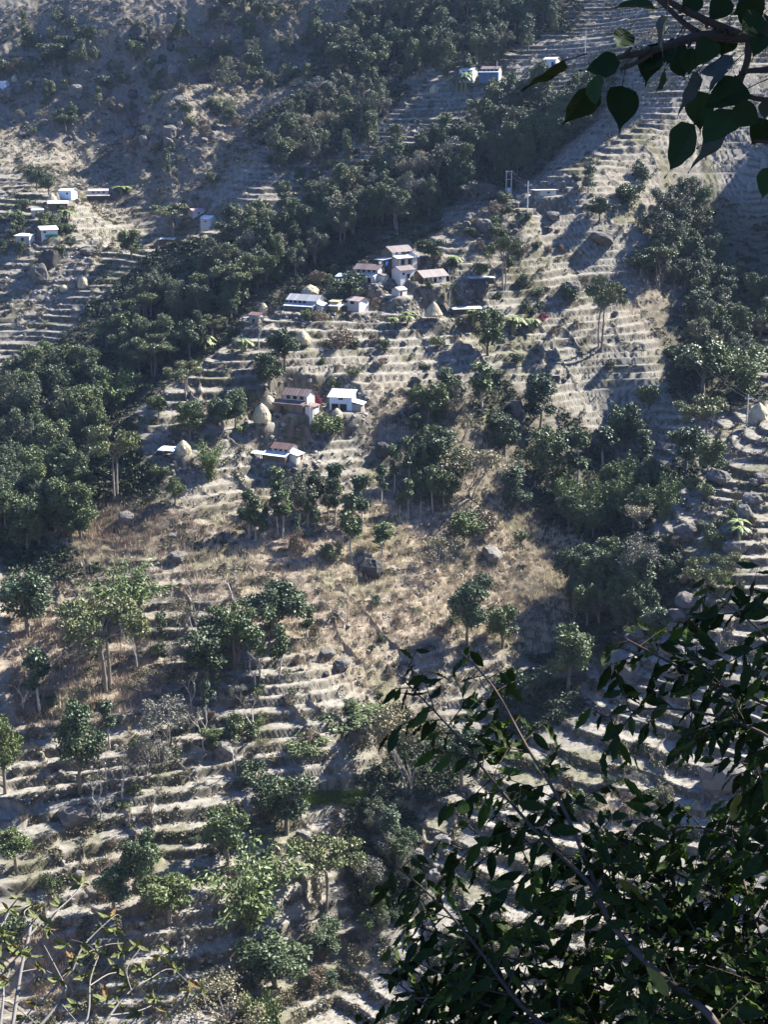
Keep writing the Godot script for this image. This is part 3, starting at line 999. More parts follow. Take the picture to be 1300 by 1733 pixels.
func build_plants() -> void:
	make_protos()
	for q in LONE: plant(q[0], q[1], q[2], q[3], q[4], q[5])
	for q in WOODS:
		var kinds: String = q[0]
		var spots: Array[Vector2] = []
		var tries := 0
		var gap: float = 0.95 * sqrt(float(q[4]) * float(q[5]) * PI / float(q[1])) * 0.62
		while spots.size() < q[1] and tries < 600:
			tries += 1
			var a := rng.randf() * TAU
			var w := sqrt(rng.randf())
			var e := Vector2(cos(a) * w * q[4], sin(a) * w * q[5])
			var p := Vector2(q[2] + e.x, q[3] + e.y + e.x * q[6])
			var ok := p.x > -40 and p.x < 1340
			for o in spots:
				if absf(o.x - p.x) + absf(o.y - p.y) * 1.6 < gap: ok = false
			if not ok: continue
			spots.append(p)
		for p in spots:
			var kind := kinds[rng.randi() % kinds.length()]
			var tall := rng.randf_range(q[7], q[8]) * (0.62 if rng.randf() < 0.22 else 1.0)
			if kind in ["S", "Y"]: tall = minf(tall, rng.randf_range(20, 34))
			var u: float = (p.x - q[2]) / q[4]
			var v: float = (p.y - q[3] - (p.x - q[2]) * q[6]) / q[5]
			var where := "middle of"
			if absf(u) > absf(v) and absf(u) > 0.4: where = "right end of" if u > 0 else "left end of"
			elif absf(v) > 0.4: where = "lower edge of" if v > 0 else "upper edge of"
			plant(kind, p.x, p.y, tall, 0.0, "%s, %s %s" % [LOOKS[kind], where, q[9]], q[10])

const LOOKS := {"D": "dark broad-leaved tree", "E": "dark upright evergreen", "O": "grey-green spreading tree", "L": "slim lopped tree", "B": "pale leafless tree", "F": "yellow-green feathery tree",
	"M": "arching bright bamboo", "G": "grey-brown twiggy tree", "C": "narrow dark tree", "S": "low green shrub", "Y": "dry brown shrub"}

# ---------------------------------------------------------------- ground cover: what nobody could count
func cover(called: String, mesh: Mesh, m: Material, places: Array[Transform3D], tints: PackedColorArray, label: String) -> void:
	var mm := MultiMesh.new()
	mm.transform_format = MultiMesh.TRANSFORM_3D
	mm.use_colors = true
	mm.mesh = mesh
	mm.instance_count = places.size()
	for i in places.size():
		mm.set_instance_transform(i, places[i])
		mm.set_instance_color(i, tints[i])
	var o := MultiMeshInstance3D.new()
	o.name = numbered(called)
	o.multimesh = mm
	o.material_override = m
	tag(o, label, called.replace("_", " "), "", "stuff")
	add_child(o, true)

func tuft_mesh(sd: int, blades: int, tall: float, spread: float, wide: float) -> ArrayMesh:
	var r := RandomNumberGenerator.new()
	r.seed = sd
	var s := Shape.new()
	for i in blades:
		var a := r.randf() * TAU
		var o := Vector3(cos(a), 0, sin(a))
		var base := o * spread * sqrt(r.randf()) - Vector3(0, 0.1, 0)
		var tip := base + o * r.randf_range(0.1, 0.5) * tall + Vector3.UP * tall * r.randf_range(0.6, 1.15)
		var side := o.cross(Vector3.UP).rotated(Vector3.UP, r.randf_range(-1, 1)) * wide
		s.tri(base - side, base + side, tip, Color.WHITE * r.randf_range(0.75, 1.0))
	return s.mesh()

func scrub_mesh(sd: int) -> ArrayMesh:
	var r := RandomNumberGenerator.new()
	r.seed = sd
	var s := Shape.new()
	for i in 46:
		var d := unit(r)
		d.y = absf(d.y)
		var p := d * r.randf_range(0.25, 0.6)
		var al := (d + unit(r) * 0.8).normalized()
		s.leaf(p, al * 0.34, al.cross(unit(r)).normalized() * 0.12, Color.WHITE * r.randf_range(0.6, 1.0))
	return s.mesh()

func stone_mesh(sd: int, cuts: int, rough: float, lat: int, lon: int) -> ArrayMesh:
	var r := RandomNumberGenerator.new()
	r.seed = sd
	var nz := FastNoiseLite.new()
	noise(nz, sd, 1.3, 3)
	var planes := []
	for i in cuts: planes.append([unit(r), r.randf_range(0.62, 0.95)])
	planes.append([Vector3.UP, 0.72])
	var pts: Array[PackedVector3Array] = []
	for i in lat + 1:
		var row := PackedVector3Array()
		for j in lon:
			var th := PI * i / lat
			var ph := TAU * j / lon
			var d := Vector3(sin(th) * cos(ph), cos(th), sin(th) * sin(ph))
			var rad := 1.05
			for q in planes:
				var dt := d.dot(q[0])
				if dt > 0.05: rad = minf(rad, q[1] / dt)
			row.append(d * rad * (1.0 + nz.get_noise_3dv(d * 2.0) * rough))
		pts.append(row)
	var s := Shape.new()
	for i in lat:
		for j in lon:
			var q := (j + 1) % lon
			var k := Color.WHITE * clampf(0.82 + nz.get_noise_3dv(pts[i][j] * 3.0) * 0.45, 0.4, 1.0)
			if i > 0: s.tri(pts[i][q], pts[i][j], pts[i + 1][j], k)
			if i < lat - 1: s.tri(pts[i + 1][q], pts[i][q], pts[i + 1][j], k)
	return s.mesh()

func build_cover() -> void:
	var grass: Array[Transform3D] = []
	var grass_k := PackedColorArray()
	var tall: Array[Transform3D] = []
	var tall_k := PackedColorArray()
	var scrub: Array[Transform3D] = []
	var scrub_k := PackedColorArray()
	var stones: Array[Transform3D] = []
	var stones_k := PackedColorArray()
	for i in 430000:
		var dist := 184.0 * pow(4.1, pow(rng.randf(), 1.15))
		var x := rng.randf_range(-0.285, 0.285) * dist
		var z := -dist
		var y := ground(x, z)
		var f := last_f
		var p := Vector3(x, y, z)
		var pat := n_patch.get_noise_2d(x * 1.6, z * 1.6)
		var chance := rng.randf()
		var turn := Basis(Vector3.UP, rng.randf() * TAU) * (1.0 if dist < 480.0 else 1.5)
		var bank := f > last_e - 0.04 and last_t > 0.35
		if last_g > 0.3 and chance < (0.30 if f > last_e - 0.06 else 0.10 + 0.22 * (1.0 - last_t)) * last_g:
			var k := rng.randf_range(0.7, 1.3)
			tall.append(Transform3D(turn.scaled(Vector3(k, k * rng.randf_range(0.8, 1.3), k)), p))
			tall_k.append(Color(0.34, 0.255, 0.19).lerp(Color(0.64, 0.56, 0.41), clampf(0.66 + x * 0.010 + pat * 0.8 + rng.randf_range(-0.4, 0.4), 0.0, 1.0)) * rng.randf_range(0.8, 1.1))
		elif last_w > 0.45:
			if chance < 0.16:
				var k := rng.randf_range(0.8, 2.2)
				scrub.append(Transform3D(turn.scaled(Vector3(k, k * 0.9, k)), p))
				scrub_k.append(Color(0.04, 0.06, 0.03).lerp(Color(0.1, 0.11, 0.06), rng.randf()))
		elif last_r > 0.3 and chance < 0.11:
			var k := rng.randf_range(0.2, 0.75)
			stones.append(Transform3D(Basis.from_euler(Vector3(rng.randf(), rng.randf() * 6.0, rng.randf())).scaled(Vector3(k, k * 0.8, k)), p))
			stones_k.append(Color(0.25, 0.235, 0.22) * rng.randf_range(0.6, 1.3))
		elif bank:
			if chance < 0.30:
				var k := rng.randf_range(0.35, 0.75)
				grass.append(Transform3D(turn.scaled(Vector3(k, k * rng.randf_range(0.7, 1.2), k)), p))
				grass_k.append(Color(0.22, 0.195, 0.145).lerp(Color(0.40, 0.37, 0.28), rng.randf()) if pat < 0.1 or rng.randf() < 0.5 else Color(0.12, 0.135, 0.06).lerp(Color(0.2, 0.19, 0.1), rng.randf()))
			elif chance < 0.44 and f > last_e and pat < 0.05:
				var k := rng.randf_range(0.16, 0.5)
				stones.append(Transform3D(Basis.from_euler(Vector3(rng.randf(), rng.randf() * 6.0, rng.randf())).scaled(Vector3(k * 1.3, k, k)), p))
				stones_k.append(Color(0.23, 0.215, 0.19) * rng.randf_range(0.55, 1.25))
			elif chance < 0.48:
				var k := rng.randf_range(0.6, 1.3)
				scrub.append(Transform3D(turn.scaled(Vector3(k, k * 0.8, k)), p))
				scrub_k.append(Color(0.07, 0.085, 0.04).lerp(Color(0.2, 0.16, 0.1), rng.randf()))
		elif last_t < 0.5:
			if chance < 0.32:
				var k := rng.randf_range(0.6, 1.2)
				grass.append(Transform3D(turn.scaled(Vector3(k, k, k)), p))
				grass_k.append(Color(0.2, 0.165, 0.11).lerp(Color(0.34, 0.29, 0.2), rng.randf()))
			elif chance < 0.38:
				var k := rng.randf_range(0.6, 1.7)
				scrub.append(Transform3D(turn.scaled(Vector3(k, k * 0.8, k)), p))
				scrub_k.append(Color(0.06, 0.075, 0.04).lerp(Color(0.16, 0.14, 0.09), rng.randf()))
		elif chance < 0.03:
			var k := rng.randf_range(0.3, 0.6)
			grass.append(Transform3D(turn.scaled(Vector3(k, k, k)), p))
			grass_k.append(Color(0.36, 0.33, 0.25))
	print("cover ", grass.size(), " ", tall.size(), " ", scrub.size(), " ", stones.size())
	cover("dry_grass", tuft_mesh(1, 9, 0.75, 0.40, 0.07), M.grass, grass, grass_k, "short dry straw grass tufts along the lips and banks of the terraces")
	cover("tall_grass", tuft_mesh(2, 12, 1.05, 0.6, 0.06), M.grass, tall, tall_k, "tall reddish dry grass on the abandoned terraces")
	cover("low_scrub", scrub_mesh(3), M.leaf_plain, scrub, scrub_k, "low scrub and undergrowth on banks and under the woods")
	cover("wall_stones", stone_mesh(4, 6, 0.2, 4, 7), M.rock, stones, stones_k, "small grey stones of the terrace walls and rubble")
	# a strip of green crop by the gully
	var crop: Array[Transform3D] = []
	var crop_k := PackedColorArray()
	for i in 1500:
		var p := hit(rng.randf_range(505, 625), 1352 + rng.randf_range(-9, 9) + rng.randf_range(-4, 4))
		crop.append(Transform3D(Basis(Vector3.UP, rng.randf() * TAU).scaled(Vector3.ONE * rng.randf_range(0.7, 1.3)), p))
		crop_k.append(Color(0.07, 0.12, 0.03).lerp(Color(0.13, 0.18, 0.05), rng.randf()))
	cover("green_crop", tuft_mesh(5, 10, 0.7, 0.4, 0.06), M.grass, crop, crop_k, "strip of bright green crop on a terrace beside the lower gully")

const BOULDERS := [
	[628, 968, 44, 34, 0.62, "big dark-topped boulder in the dry grass slope"],
	[831, 943, 40, 26, 1.3, "pale grey boulder at the right edge of the red grass"],
	[969, 502, 34, 36, 0.75, "angular grey boulder with a pale right face beside the airy tree"],
	[555, 1110, 30, 18, 0.7, "dark flat boulder on the middle terraces"],
	[577, 1132, 30, 20, 0.8, "dark flat boulder just below its neighbour on the middle terraces"],
	[380, 1278, 34, 34, 1.0, "tilted grey boulder on the left terraces"],
	[126, 1388, 52, 30, 0.9, "long slanting grey boulder on the lower left terraces"],
	[430, 1372, 46, 34, 1.1, "grey boulder left of the dark round tree on the lower slope"],
	[512, 1428, 34, 30, 1.0, "brown-grey boulder right of the dark round tree's trunk"],
	[872, 700, 26, 30, 0.8, "grey boulder left of the dense egg-shaped tree"],
	[790, 1560, 24, 30, 1.2, "pale pointed boulder on the lower right terraces"],
	[737, 1492, 26, 30, 1.3, "pale upright boulder at the edge of the lower right terraces"],
	[750, 1430, 34, 24, 1.2, "pale boulder at the top of the lower right terraces"],
	[648, 772, 26, 34, 0.6, "dark boulder on the slope right of the house with the white lean-to"],
	[1215, 812, 44, 24, 0.9, "wide dark-faced boulder in the stone terraces below the haystack"],
	[1275, 850, 32, 20, 1.0, "grey boulder at the right edge of the stone terraces"],
	[1290, 815, 28, 18, 0.9, "rounded boulder above its neighbour at the right edge"],
	[1162, 905, 40, 30, 0.75, "dark rounded boulder on the right bank beside the bamboo grove"],
	[1245, 932, 42, 22, 1.0, "broken slab of grey rock on the right bank"],
	[1262, 880, 30, 36, 1.1, "pale boulder beside the banana plant on the right bank"],
	[1140, 1052, 40, 30, 0.7, "dark boulder on the right bank near the thin acacia-like tree"],
	[1168, 1024, 50, 26, 0.7, "flat dark boulder under the thin acacia-like tree"],
	[1142, 1078, 34, 36, 1.2, "pale tall boulder on the right bank terraces"],
	[1136, 1098, 52, 24, 1.2, "pale wide boulder in front of the pale tall boulder"],
	[1080, 1076, 30, 24, 1.1, "pale round boulder beside the dark leaning small tree"],
	[1052, 1140, 60, 50, 1.0, "tall rock face in the right bank terraces"],
	[1190, 1235, 60, 42, 1.0, "grey boulder behind the foreground leaves on the right bank"],
	[1230, 1330, 80, 60, 0.8, "large rock outcrop behind the foreground leaves"],
	[905, 1160, 40, 24, 0.7, "dark rock ledge left of the cone-shaped gully tree"],
	[84, 452, 34, 40, 0.6, "large dark boulder below the far left hamlet"],
	[68, 474, 30, 38, 0.9, "grey boulder in front of the large dark far boulder"],
	[150, 430, 26, 16, 0.9, "grey boulder in the far stepped fields"],
	[820, 388, 30, 24, 0.8, "grey rock on the stony edge below the twin poles"],
	[816, 500, 26, 30, 0.5, "dark leaning rock slab right of the hamlet"],
	[1020, 412, 46, 22, 0.9, "rounded reddish boulder on the upper terraces"],
	[937, 372, 30, 14, 0.8, "flat dark boulder on the top terraces"],
	[215, 880, 26, 20, 0.9, "grey boulder at the top of the red grass terraces"],
	[300, 950, 30, 18, 0.9, "broken rock among the red grass on the left"],
	[560, 690, 18, 12, 1.2, "small pale stone on the track above the tin-roofed house"],
]
const ROCK_FIELDS := [
	[20, 1200, 870, 90, 110, 6, 17, "grey boulder in the boulder field on the right bank", "boulders of the right bank"],
	[14, 1110, 1070, 70, 40, 8, 22, "boulder beside the right bank terraces", "boulders beside the right bank terraces"],
	[22, 830, 380, 60, 50, 6, 16, "stone on the stony edge above the hamlet", "stones above the hamlet"],
	[26, 980, 430, 110, 130, 5, 14, "boulder on the upper pale terraces", "boulders of the upper terraces"],
	[20, 800, 620, 200, 70, 5, 13, "boulder on the pale terraces below the hamlet", "boulders below the hamlet"],
	[14, 720, 1440, 50, 70, 8, 20, "boulder on the lower gully's right bank", "boulders of the lower gully"],
	[26, 280, 150, 120, 110, 12, 30, "crag of the far rocky hillside", "crags of the far hillside"],
	[16, 80, 180, 90, 80, 10, 22, "crag of the far left spur", "crags of the far left spur"],
	[24, 280, 1330, 260, 190, 6, 18, "stone on the left terraces", "stones of the left terraces"],
	[14, 640, 1130, 170, 80, 6, 14, "stone on the middle terraces", "stones of the middle terraces"],
	[9, 1060, 1390, 60, 40, 8, 22, "rock on the lower right bank", "rocks of the lower right bank"],
	[10, 690, 690, 100, 40, 7, 20, "stone near the track above the wooded bank", "stones by the track"],
]
var stone_shapes: Array[ArrayMesh] = []
var turn_of_stone := 0

func boulder(x: float, y: float, wide: float, tall: float, tone: float, label: String, group := "") -> void:
	var p := hit(x, y)
	var m := p.length() / F
	var o := MeshInstance3D.new()
	o.name = numbered("boulder")
	o.mesh = stone_shapes[turn_of_stone % stone_shapes.size()]
	turn_of_stone += 1
	o.material_override = M["rock%d" % clampi(int(tone * 3.0), 1, 3)]
	o.scale = Vector3(wide * 0.54, tall * 0.62, wide * 0.48) * m
	o.rotation = Vector3(rng.randf_range(-0.2, 0.2), rng.randf() * TAU, rng.randf_range(-0.2, 0.2))
	o.position = p + Vector3(0, tall * 0.22 * m, 0)
	if group: shared(o, label, x)
	tag(o, label, "boulder", group)
	add_child(o, true)

func build_rocks() -> void:
	for i in 7: stone_shapes.append(stone_mesh(300 + i, 9, 0.16, 9, 14))
	for b in BOULDERS: boulder(b[0], b[1], b[2], b[3], b[4], b[5])
	for q in ROCK_FIELDS:
		for i in q[0]:
			var a := rng.randf() * TAU
			var w := sqrt(rng.randf())
			var u := cos(a) * w
			var v := sin(a) * w
			var size := rng.randf_range(q[5], q[6])
			var big := size > lerpf(q[5], q[6], 0.5)
			var where := "middle"
			if absf(u) > absf(v) and absf(u) > 0.4: where = "right end" if u > 0 else "left end"
			elif absf(v) > 0.4: where = "lower down" if v > 0 else "higher up"
			boulder(q[1] + u * q[3], q[2] + v * q[4], size, size * rng.randf_range(0.55, 0.95), rng.randf_range(0.5, 1.2), "%s %s, %s" % ["larger" if big else "smaller", q[7], where], q[8])

# ---------------------------------------------------------------- buildings
const WHITE := Color(0.60, 0.58, 0.545)
const CREAM := Color(0.70, 0.62, 0.50)
const STONE := Color(0.30, 0.27, 0.23)
const TIMBER := Color(0.11, 0.085, 0.065)
const TIN := Color(0.52, 0.53, 0.54)
const BROWN := Color(0.13, 0.098, 0.09)
const RUST := Color(0.18, 0.115, 0.10)
const BLUE := Color(0.45, 0.56, 0.66)

# corrugated sheets: a slab from the eave line to the ridge line with ribs along the fall
func sheet(a: Vector3, b: Vector3, c: Vector3, d: Vector3, k: Color, sd: int) -> ArrayMesh:
	var r := RandomNumberGenerator.new()
	r.seed = sd
	var s := Shape.new()
	var up := (d - a).cross(b - a).normalized()
	if up.y < 0.0: up = -up
	var n := maxi(4, int(a.distance_to(b) / 0.45))
	var tone := k
	for i in n:
		if i % 2 == 0: tone = k * r.randf_range(0.78, 1.12)
		var p0 := a.lerp(b, float(i) / n)
		var p1 := a.lerp(b, float(i + 1) / n)
		var q0 := d.lerp(c, float(i) / n)
		var q1 := d.lerp(c, float(i + 1) / n)
		var l0 := up * (0.07 if i % 2 else 0.0)
		var l1 := up * (0.0 if i % 2 else 0.07)
		if i == n - 1: l1 = Vector3.ZERO
		s.quad(p0 + l0, q0 + l0, q1 + l1, p1 + l1, tone)
		s.quad(p1 - up * 0.05, q1 - up * 0.05, q0 - up * 0.05, p0 - up * 0.05, k * 0.6)
		s.quad(p0 - up * 0.05, p0 + l0, p1 + l1, p1 - up * 0.05, tone)
		s.quad(q1 - up * 0.05, q1 + l1, q0 + l0, q0 - up * 0.05, tone)
	s.quad(a - up * 0.05, d - up * 0.05, d, a, k)
	s.quad(b, c, c - up * 0.05, b - up * 0.05, k)
	return s.mesh()

func slab(parent: Node, called: String, a: Vector3, b: Vector3, c: Vector3, d: Vector3, k: Color) -> void:
	part(called, sheet(a, b, c, d, k, int(absf(a.x * 91.0 + k.r * 37.0)) + 3), M.tin, parent)

func box_part(parent: Node, called: String, at: Vector3, size: Vector3, k: Color, m: Material = null) -> MeshInstance3D:
	var s := Shape.new()
	s.box(at, size, k)
	return part(called, s.mesh(), m if m else M.wall, parent)

# a window or door in a wall: dark leaf set in a frame that stands proud of the wall
func opening(parent: Node, called: String, at: Vector3, size: Vector2, out: Vector3, k: Color, trim: Color) -> void:
	var side := Vector3.UP.cross(out)
	var turn := Basis(side, Vector3.UP, out)
	var s := Shape.new()
	s.box(at + out * 0.02, Vector3(size.x, size.y, 0.06), k, turn)
	var o := part(called, s.mesh(), M.wall, parent)
	var f := Shape.new()
	f.box(at + Vector3.UP * size.y * 0.5 + out * 0.05, Vector3(size.x + 0.24, 0.12, 0.12), trim, turn)
	f.box(at - Vector3.UP * size.y * 0.5 + out * 0.05, Vector3(size.x + 0.24, 0.12, 0.14), trim, turn)
	for q in [-1, 1]: f.box(at + side * q * (size.x * 0.5 + 0.06) + out * 0.045, Vector3(0.12, size.y - 0.12, 0.10), trim, turn)
	part("frame", f.mesh(), M.wall, o)

# walls of a gabled or lean-to body, as one mesh
func body(parent: Node, called: String, l: float, w: float, h: float, rise: float, at: Vector3, k: Color, front_k: Color, gable := true) -> void:
	var s := Shape.new()
	var x := l * 0.5
	var z := w * 0.5
	var lo := -3.0
	var a := at + Vector3(-x, lo, z); var b := at + Vector3(x, lo, z); var c := at + Vector3(x, lo, -z); var d := at + Vector3(-x, lo, -z)
	var hb := h if gable else h + rise
	var a2 := at + Vector3(-x, h, z); var b2 := at + Vector3(x, h, z); var c2 := at + Vector3(x, hb, -z); var d2 := at + Vector3(-x, hb, -z)
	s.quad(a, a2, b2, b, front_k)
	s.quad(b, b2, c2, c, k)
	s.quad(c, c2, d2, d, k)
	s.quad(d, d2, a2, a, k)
	if gable:
		s.tri(b2, at + Vector3(x, h + rise, 0), c2, k)
		s.tri(d2, at + Vector3(-x, h + rise, 0), a2, k)
		s.quad(a2, d2, c2, b2, front_k)
	else:
		s.quad(a2, d2, c2, b2, front_k)
	part(called, s.mesh(), M.wall, parent)

func gable_roof(parent: Node, l: float, w: float, h: float, rise: float, over: float, at: Vector3, k: Color) -> void:
	var x := l * 0.5 + over
	var z := w * 0.5 + over
	var drop := rise * over / (w * 0.5)
	var top := Vector3(0, h + rise + 0.1, 0) + at
	var e := h - drop + 0.1
	slab(parent, "roof", at + Vector3(-x, e, z), at + Vector3(x, e, z), top + Vector3(x, 0, 0.02), top + Vector3(-x, 0, 0.02), k)
	slab(parent, "roof", at + Vector3(x, e, -z), at + Vector3(-x, e, -z), top + Vector3(-x, 0, -0.02), top + Vector3(x, 0, -0.02), k)

# a low roof on posts against a wall; high edge at z = back, low edge at z = front
func lean_to(parent: Node, x0: float, x1: float, back: float, front: float, high: float, low: float, k: Color, wall_k: Variant = null) -> void:
	slab(parent, "lean_to_roof", Vector3(x0, low, front), Vector3(x1, low, front), Vector3(x1, high, back), Vector3(x0, high, back), k)
	var n := maxi(2, int(absf(x1 - x0) / 2.4) + 1)
	for i in n:
		var x := lerpf(x0 + 0.2, x1 - 0.2, float(i) / (n - 1))
		box_part(parent, "post", Vector3(x, low * 0.5 - 1.3, front - signf(front - back) * 0.25), Vector3(0.16, low + 2.5, 0.16), TIMBER)
	if wall_k != null:
		var zf := lerpf(back, front, 0.72)
		var top := lerpf(high, low, 0.72) - 0.14
		box_part(parent, "lower_wall", Vector3((x0 + x1) * 0.5, top * 0.5 - 1.5, (back + zf) * 0.5), Vector3(absf(x1 - x0) - 0.5, top + 3.0, absf(zf - back) - 0.02), wall_k)

func side_lean(parent: Node, side: float, x0: float, x1: float, z0: float, z1: float, high: float, low: float, k: Color, wall_k: Variant = null) -> void:
	if side > 0: slab(parent, "side_roof", Vector3(x1, low, z1), Vector3(x1, low, z0), Vector3(x0, high, z0), Vector3(x0, high, z1), k)
	else: slab(parent, "side_roof", Vector3(x1, low, z0), Vector3(x1, low, z1), Vector3(x0, high, z1), Vector3(x0, high, z0), k)
	if wall_k != null:
		var xf := lerpf(x0, x1, 0.82)
		var top := lerpf(high, low, 0.82) - 0.12
		box_part(parent, "side_wall", Vector3((x0 + xf) * 0.5, top * 0.5 - 1.5, (z0 + z1) * 0.5), Vector3(absf(xf - x0) - 0.02, top + 3.0, absf(z1 - z0) - 0.4), wall_k)
	for zz in [z0, z1]: box_part(parent, "post", Vector3(x1 - signf(x1 - x0) * 0.2, low * 0.5 - 1.3, lerpf(zz, (z0 + z1) * 0.5, 0.08)), Vector3(0.15, low + 2.5, 0.15), TIMBER)

func site(called: String, x: float, y: float, yaw: float, label: String, category: String, size := 0.95) -> Node3D:
	var o := thing(called, hit(x, y), label, category)
	o.basis = Basis(Vector3.UP, deg_to_rad(yaw)).scaled_local(Vector3(size, size * 0.78, size))
	return o

func row_of(parent: Node, called: String, n: int, x0: float, x1: float, y: float, z: float, size: Vector2, k := Color(0.03, 0.028, 0.026), trim := Color(0.09, 0.06, 0.045)) -> void:
	for i in n: opening(parent, called, Vector3(lerpf(x0, x1, (i + 0.5) / n), y, z), size, Vector3.BACK, k, trim)

func build_houses() -> void:
	var o := site("house", 482, 776, -27, "lowest hamlet house, brown roof over a wide pale tin lean-to", "house", 0.8)
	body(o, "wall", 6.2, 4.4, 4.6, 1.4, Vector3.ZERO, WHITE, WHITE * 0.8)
	gable_roof(o, 6.2, 4.4, 4.6, 1.4, 0.5, Vector3.ZERO, RUST * 0.75)
	row_of(o, "window", 3, -2.6, 2.6, 3.9, 2.2, Vector2(0.7, 0.8))
	lean_to(o, -5.4, 3.1, 2.2, 5.2, 3.1, 2.3, TIN * 1.15, TIMBER * 1.4)
	side_lean(o, 1.0, 3.12, 5.8, -2.2, 2.4, 3.2, 2.4, TIN * 1.15, CREAM)
	opening(o, "door", Vector3(5.33, 1.0, -0.6), Vector2(0.9, 1.8), Vector3.RIGHT, Color(0.16, 0.07, 0.05), TIMBER)
	lean_to(o, -9.4, -5.9, 2.0, 4.6, 2.5, 2.1, BLUE)

	o = site("house", 506, 694, -24, "two-storey house with rust-brown roof and lit white gable beside the red bush", "house")
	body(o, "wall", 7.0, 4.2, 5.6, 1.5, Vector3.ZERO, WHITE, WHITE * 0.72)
	gable_roof(o, 7.0, 4.2, 5.6, 1.5, 0.45, Vector3.ZERO, BROWN * 1.15)
	row_of(o, "window", 3, -2.9, 2.9, 4.7, 2.1, Vector2(0.8, 1.1))
	lean_to(o, -6.2, 3.4, 2.1, 4.6, 3.7, 3.0, BROWN * 1.3, STONE * 0.5)
	side_lean(o, 1.0, 3.5, 6.2, -0.5, 3.6, 3.0, 2.4, RUST, WHITE * 0.8)
	row_of(o, "door", 1, -3.6, -2.0, 1.0, 3.95, Vector2(0.9, 1.9))

	o = site("house", 580, 692, -12, "tin-roofed house with pale blue upper wall and open ground floor", "house")
	body(o, "wall", 6.0, 4.4, 4.6, 1.3, Vector3.ZERO, BLUE * 1.15, BLUE, false)
	slab(o, "roof", Vector3(-3.5, 4.55, 2.9), Vector3(3.4, 4.55, 2.9), Vector3(3.4, 6.1, -2.7), Vector3(-3.5, 6.1, -2.7), TIN * 1.1)
	row_of(o, "window", 1, -1.0, 1.0, 3.9, 2.2, Vector2(0.9, 0.5))
	row_of(o, "door", 2, -2.6, 1.8, 1.1, 2.2, Vector2(1.6, 2.1))
	side_lean(o, 1.0, 3.02, 6.0, -2.0, 2.2, 3.1, 2.2, BLUE * 1.2, STONE)
	var dish := Shape.new()
	dish.lathe([[0.02, 0.0], [0.25, 0.06], [0.45, 0.2]], 10, Color(0.7, 0.7, 0.7), Color(0.7, 0.7, 0.7), 0.0, 1)
	var di := part("satellite_dish", dish.mesh(), M.wall, o)
	di.position = Vector3(1.4, 3.0, 2.4)
	di.rotation_degrees = Vector3(60, 20, 0)

	o = site("house", 672, 447, 42, "topmost hamlet house, long brown roof and white wall with pale skirt roof", "house")
	body(o, "wall", 8.0, 4.6, 5.0, 1.7, Vector3.ZERO, TIMBER * 1.3, WHITE)
	gable_roof(o, 8.0, 4.6, 5.0, 1.7, 0.5, Vector3.ZERO, BROWN)
	row_of(o, "window", 3, -3.4, 3.4, 4.4, 2.3, Vector2(0.7, 0.7))
	lean_to(o, -4.2, 4.6, 2.3, 4.9, 3.6, 2.7, TIN * 1.05, WHITE * 0.8)
	row_of(o, "door", 2, -3.0, 2.5, 1.1, 4.15, Vector2(0.9, 1.8))
	side_lean(o, -1.0, -4.02, -8.4, -1.0, 3.0, 2.9, 2.3, TIN * 0.7)
	box_part(o, "tarpaulin", Vector3(-6.6, 1.0, 2.8), Vector3(1.0, 1.9, 0.06), Color(0.03, 0.12, 0.42))

	o = site("house", 626, 476, -24, "white hamlet house with brown roof, lit gable and white skirt walls", "house")
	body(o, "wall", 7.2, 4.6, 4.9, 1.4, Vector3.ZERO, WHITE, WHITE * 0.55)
	gable_roof(o, 7.2, 4.6, 4.9, 1.4, 0.6, Vector3.ZERO, BROWN * 1.1)
	row_of(o, "window", 4, -3.3, 3.3, 4.1, 2.3, Vector2(0.6, 0.8))
	lean_to(o, -3.0, 3.6, 2.3, 4.6, 3.1, 2.4, TIN * 1.1, WHITE)
	row_of(o, "door", 2, -2.5, 3.0, 0.9, 3.97, Vector2(0.8, 1.7))
	side_lean(o, 1.0, 3.62, 5.6, -2.0, 2.4, 3.4, 2.6, BROWN, WHITE * 0.7)
	lean_to(o, -9.2, -3.4, 1.6, 4.4, 2.7, 1.9, BLUE * 1.2)

	o = site("house", 682, 472, 40, "small white house with brown roof and dark doorway in the hamlet", "house")
	body(o, "wall", 5.2, 4.0, 3.6, 1.1, Vector3.ZERO, WHITE * 0.9, WHITE)
	gable_roof(o, 5.2, 4.0, 3.6, 1.1, 0.4, Vector3.ZERO, BROWN * 1.2)
	row_of(o, "door", 1, -0.5, 1.2, 1.0, 2.0, Vector2(0.9, 1.9))
	row_of(o, "window", 1, -2.0, -0.9, 2.2, 2.0, Vector2(0.6, 0.7))

	o = site("house", 728, 478, 38, "long low house with brown roof, dark gable and white front wall", "house")
	body(o, "wall", 8.6, 4.4, 2.9, 1.8, Vector3.ZERO, TIMBER, WHITE)
	gable_roof(o, 8.6, 4.4, 2.9, 1.8, 0.7, Vector3.ZERO, BROWN * 1.15)
	row_of(o, "window", 2, -3.4, 3.8, 1.7, 2.2, Vector2(0.5, 0.8))
	row_of(o, "door", 1, -0.6, 0.8, 1.0, 2.2, Vector2(0.8, 1.8))

	o = site("hut", 676, 500, 48, "little white gabled hut below the other white houses", "hut")
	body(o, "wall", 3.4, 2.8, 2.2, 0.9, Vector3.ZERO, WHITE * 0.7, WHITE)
	gable_roof(o, 3.4, 2.8, 2.2, 0.9, 0.2, Vector3.ZERO, WHITE * 0.7)
	row_of(o, "door", 1, -1.2, -0.4, 0.9, 1.4, Vector2(0.6, 1.5))

	o = site("house", 606, 526, -40, "white gabled house with faded red and white roof at the hamlet's lower edge", "house")
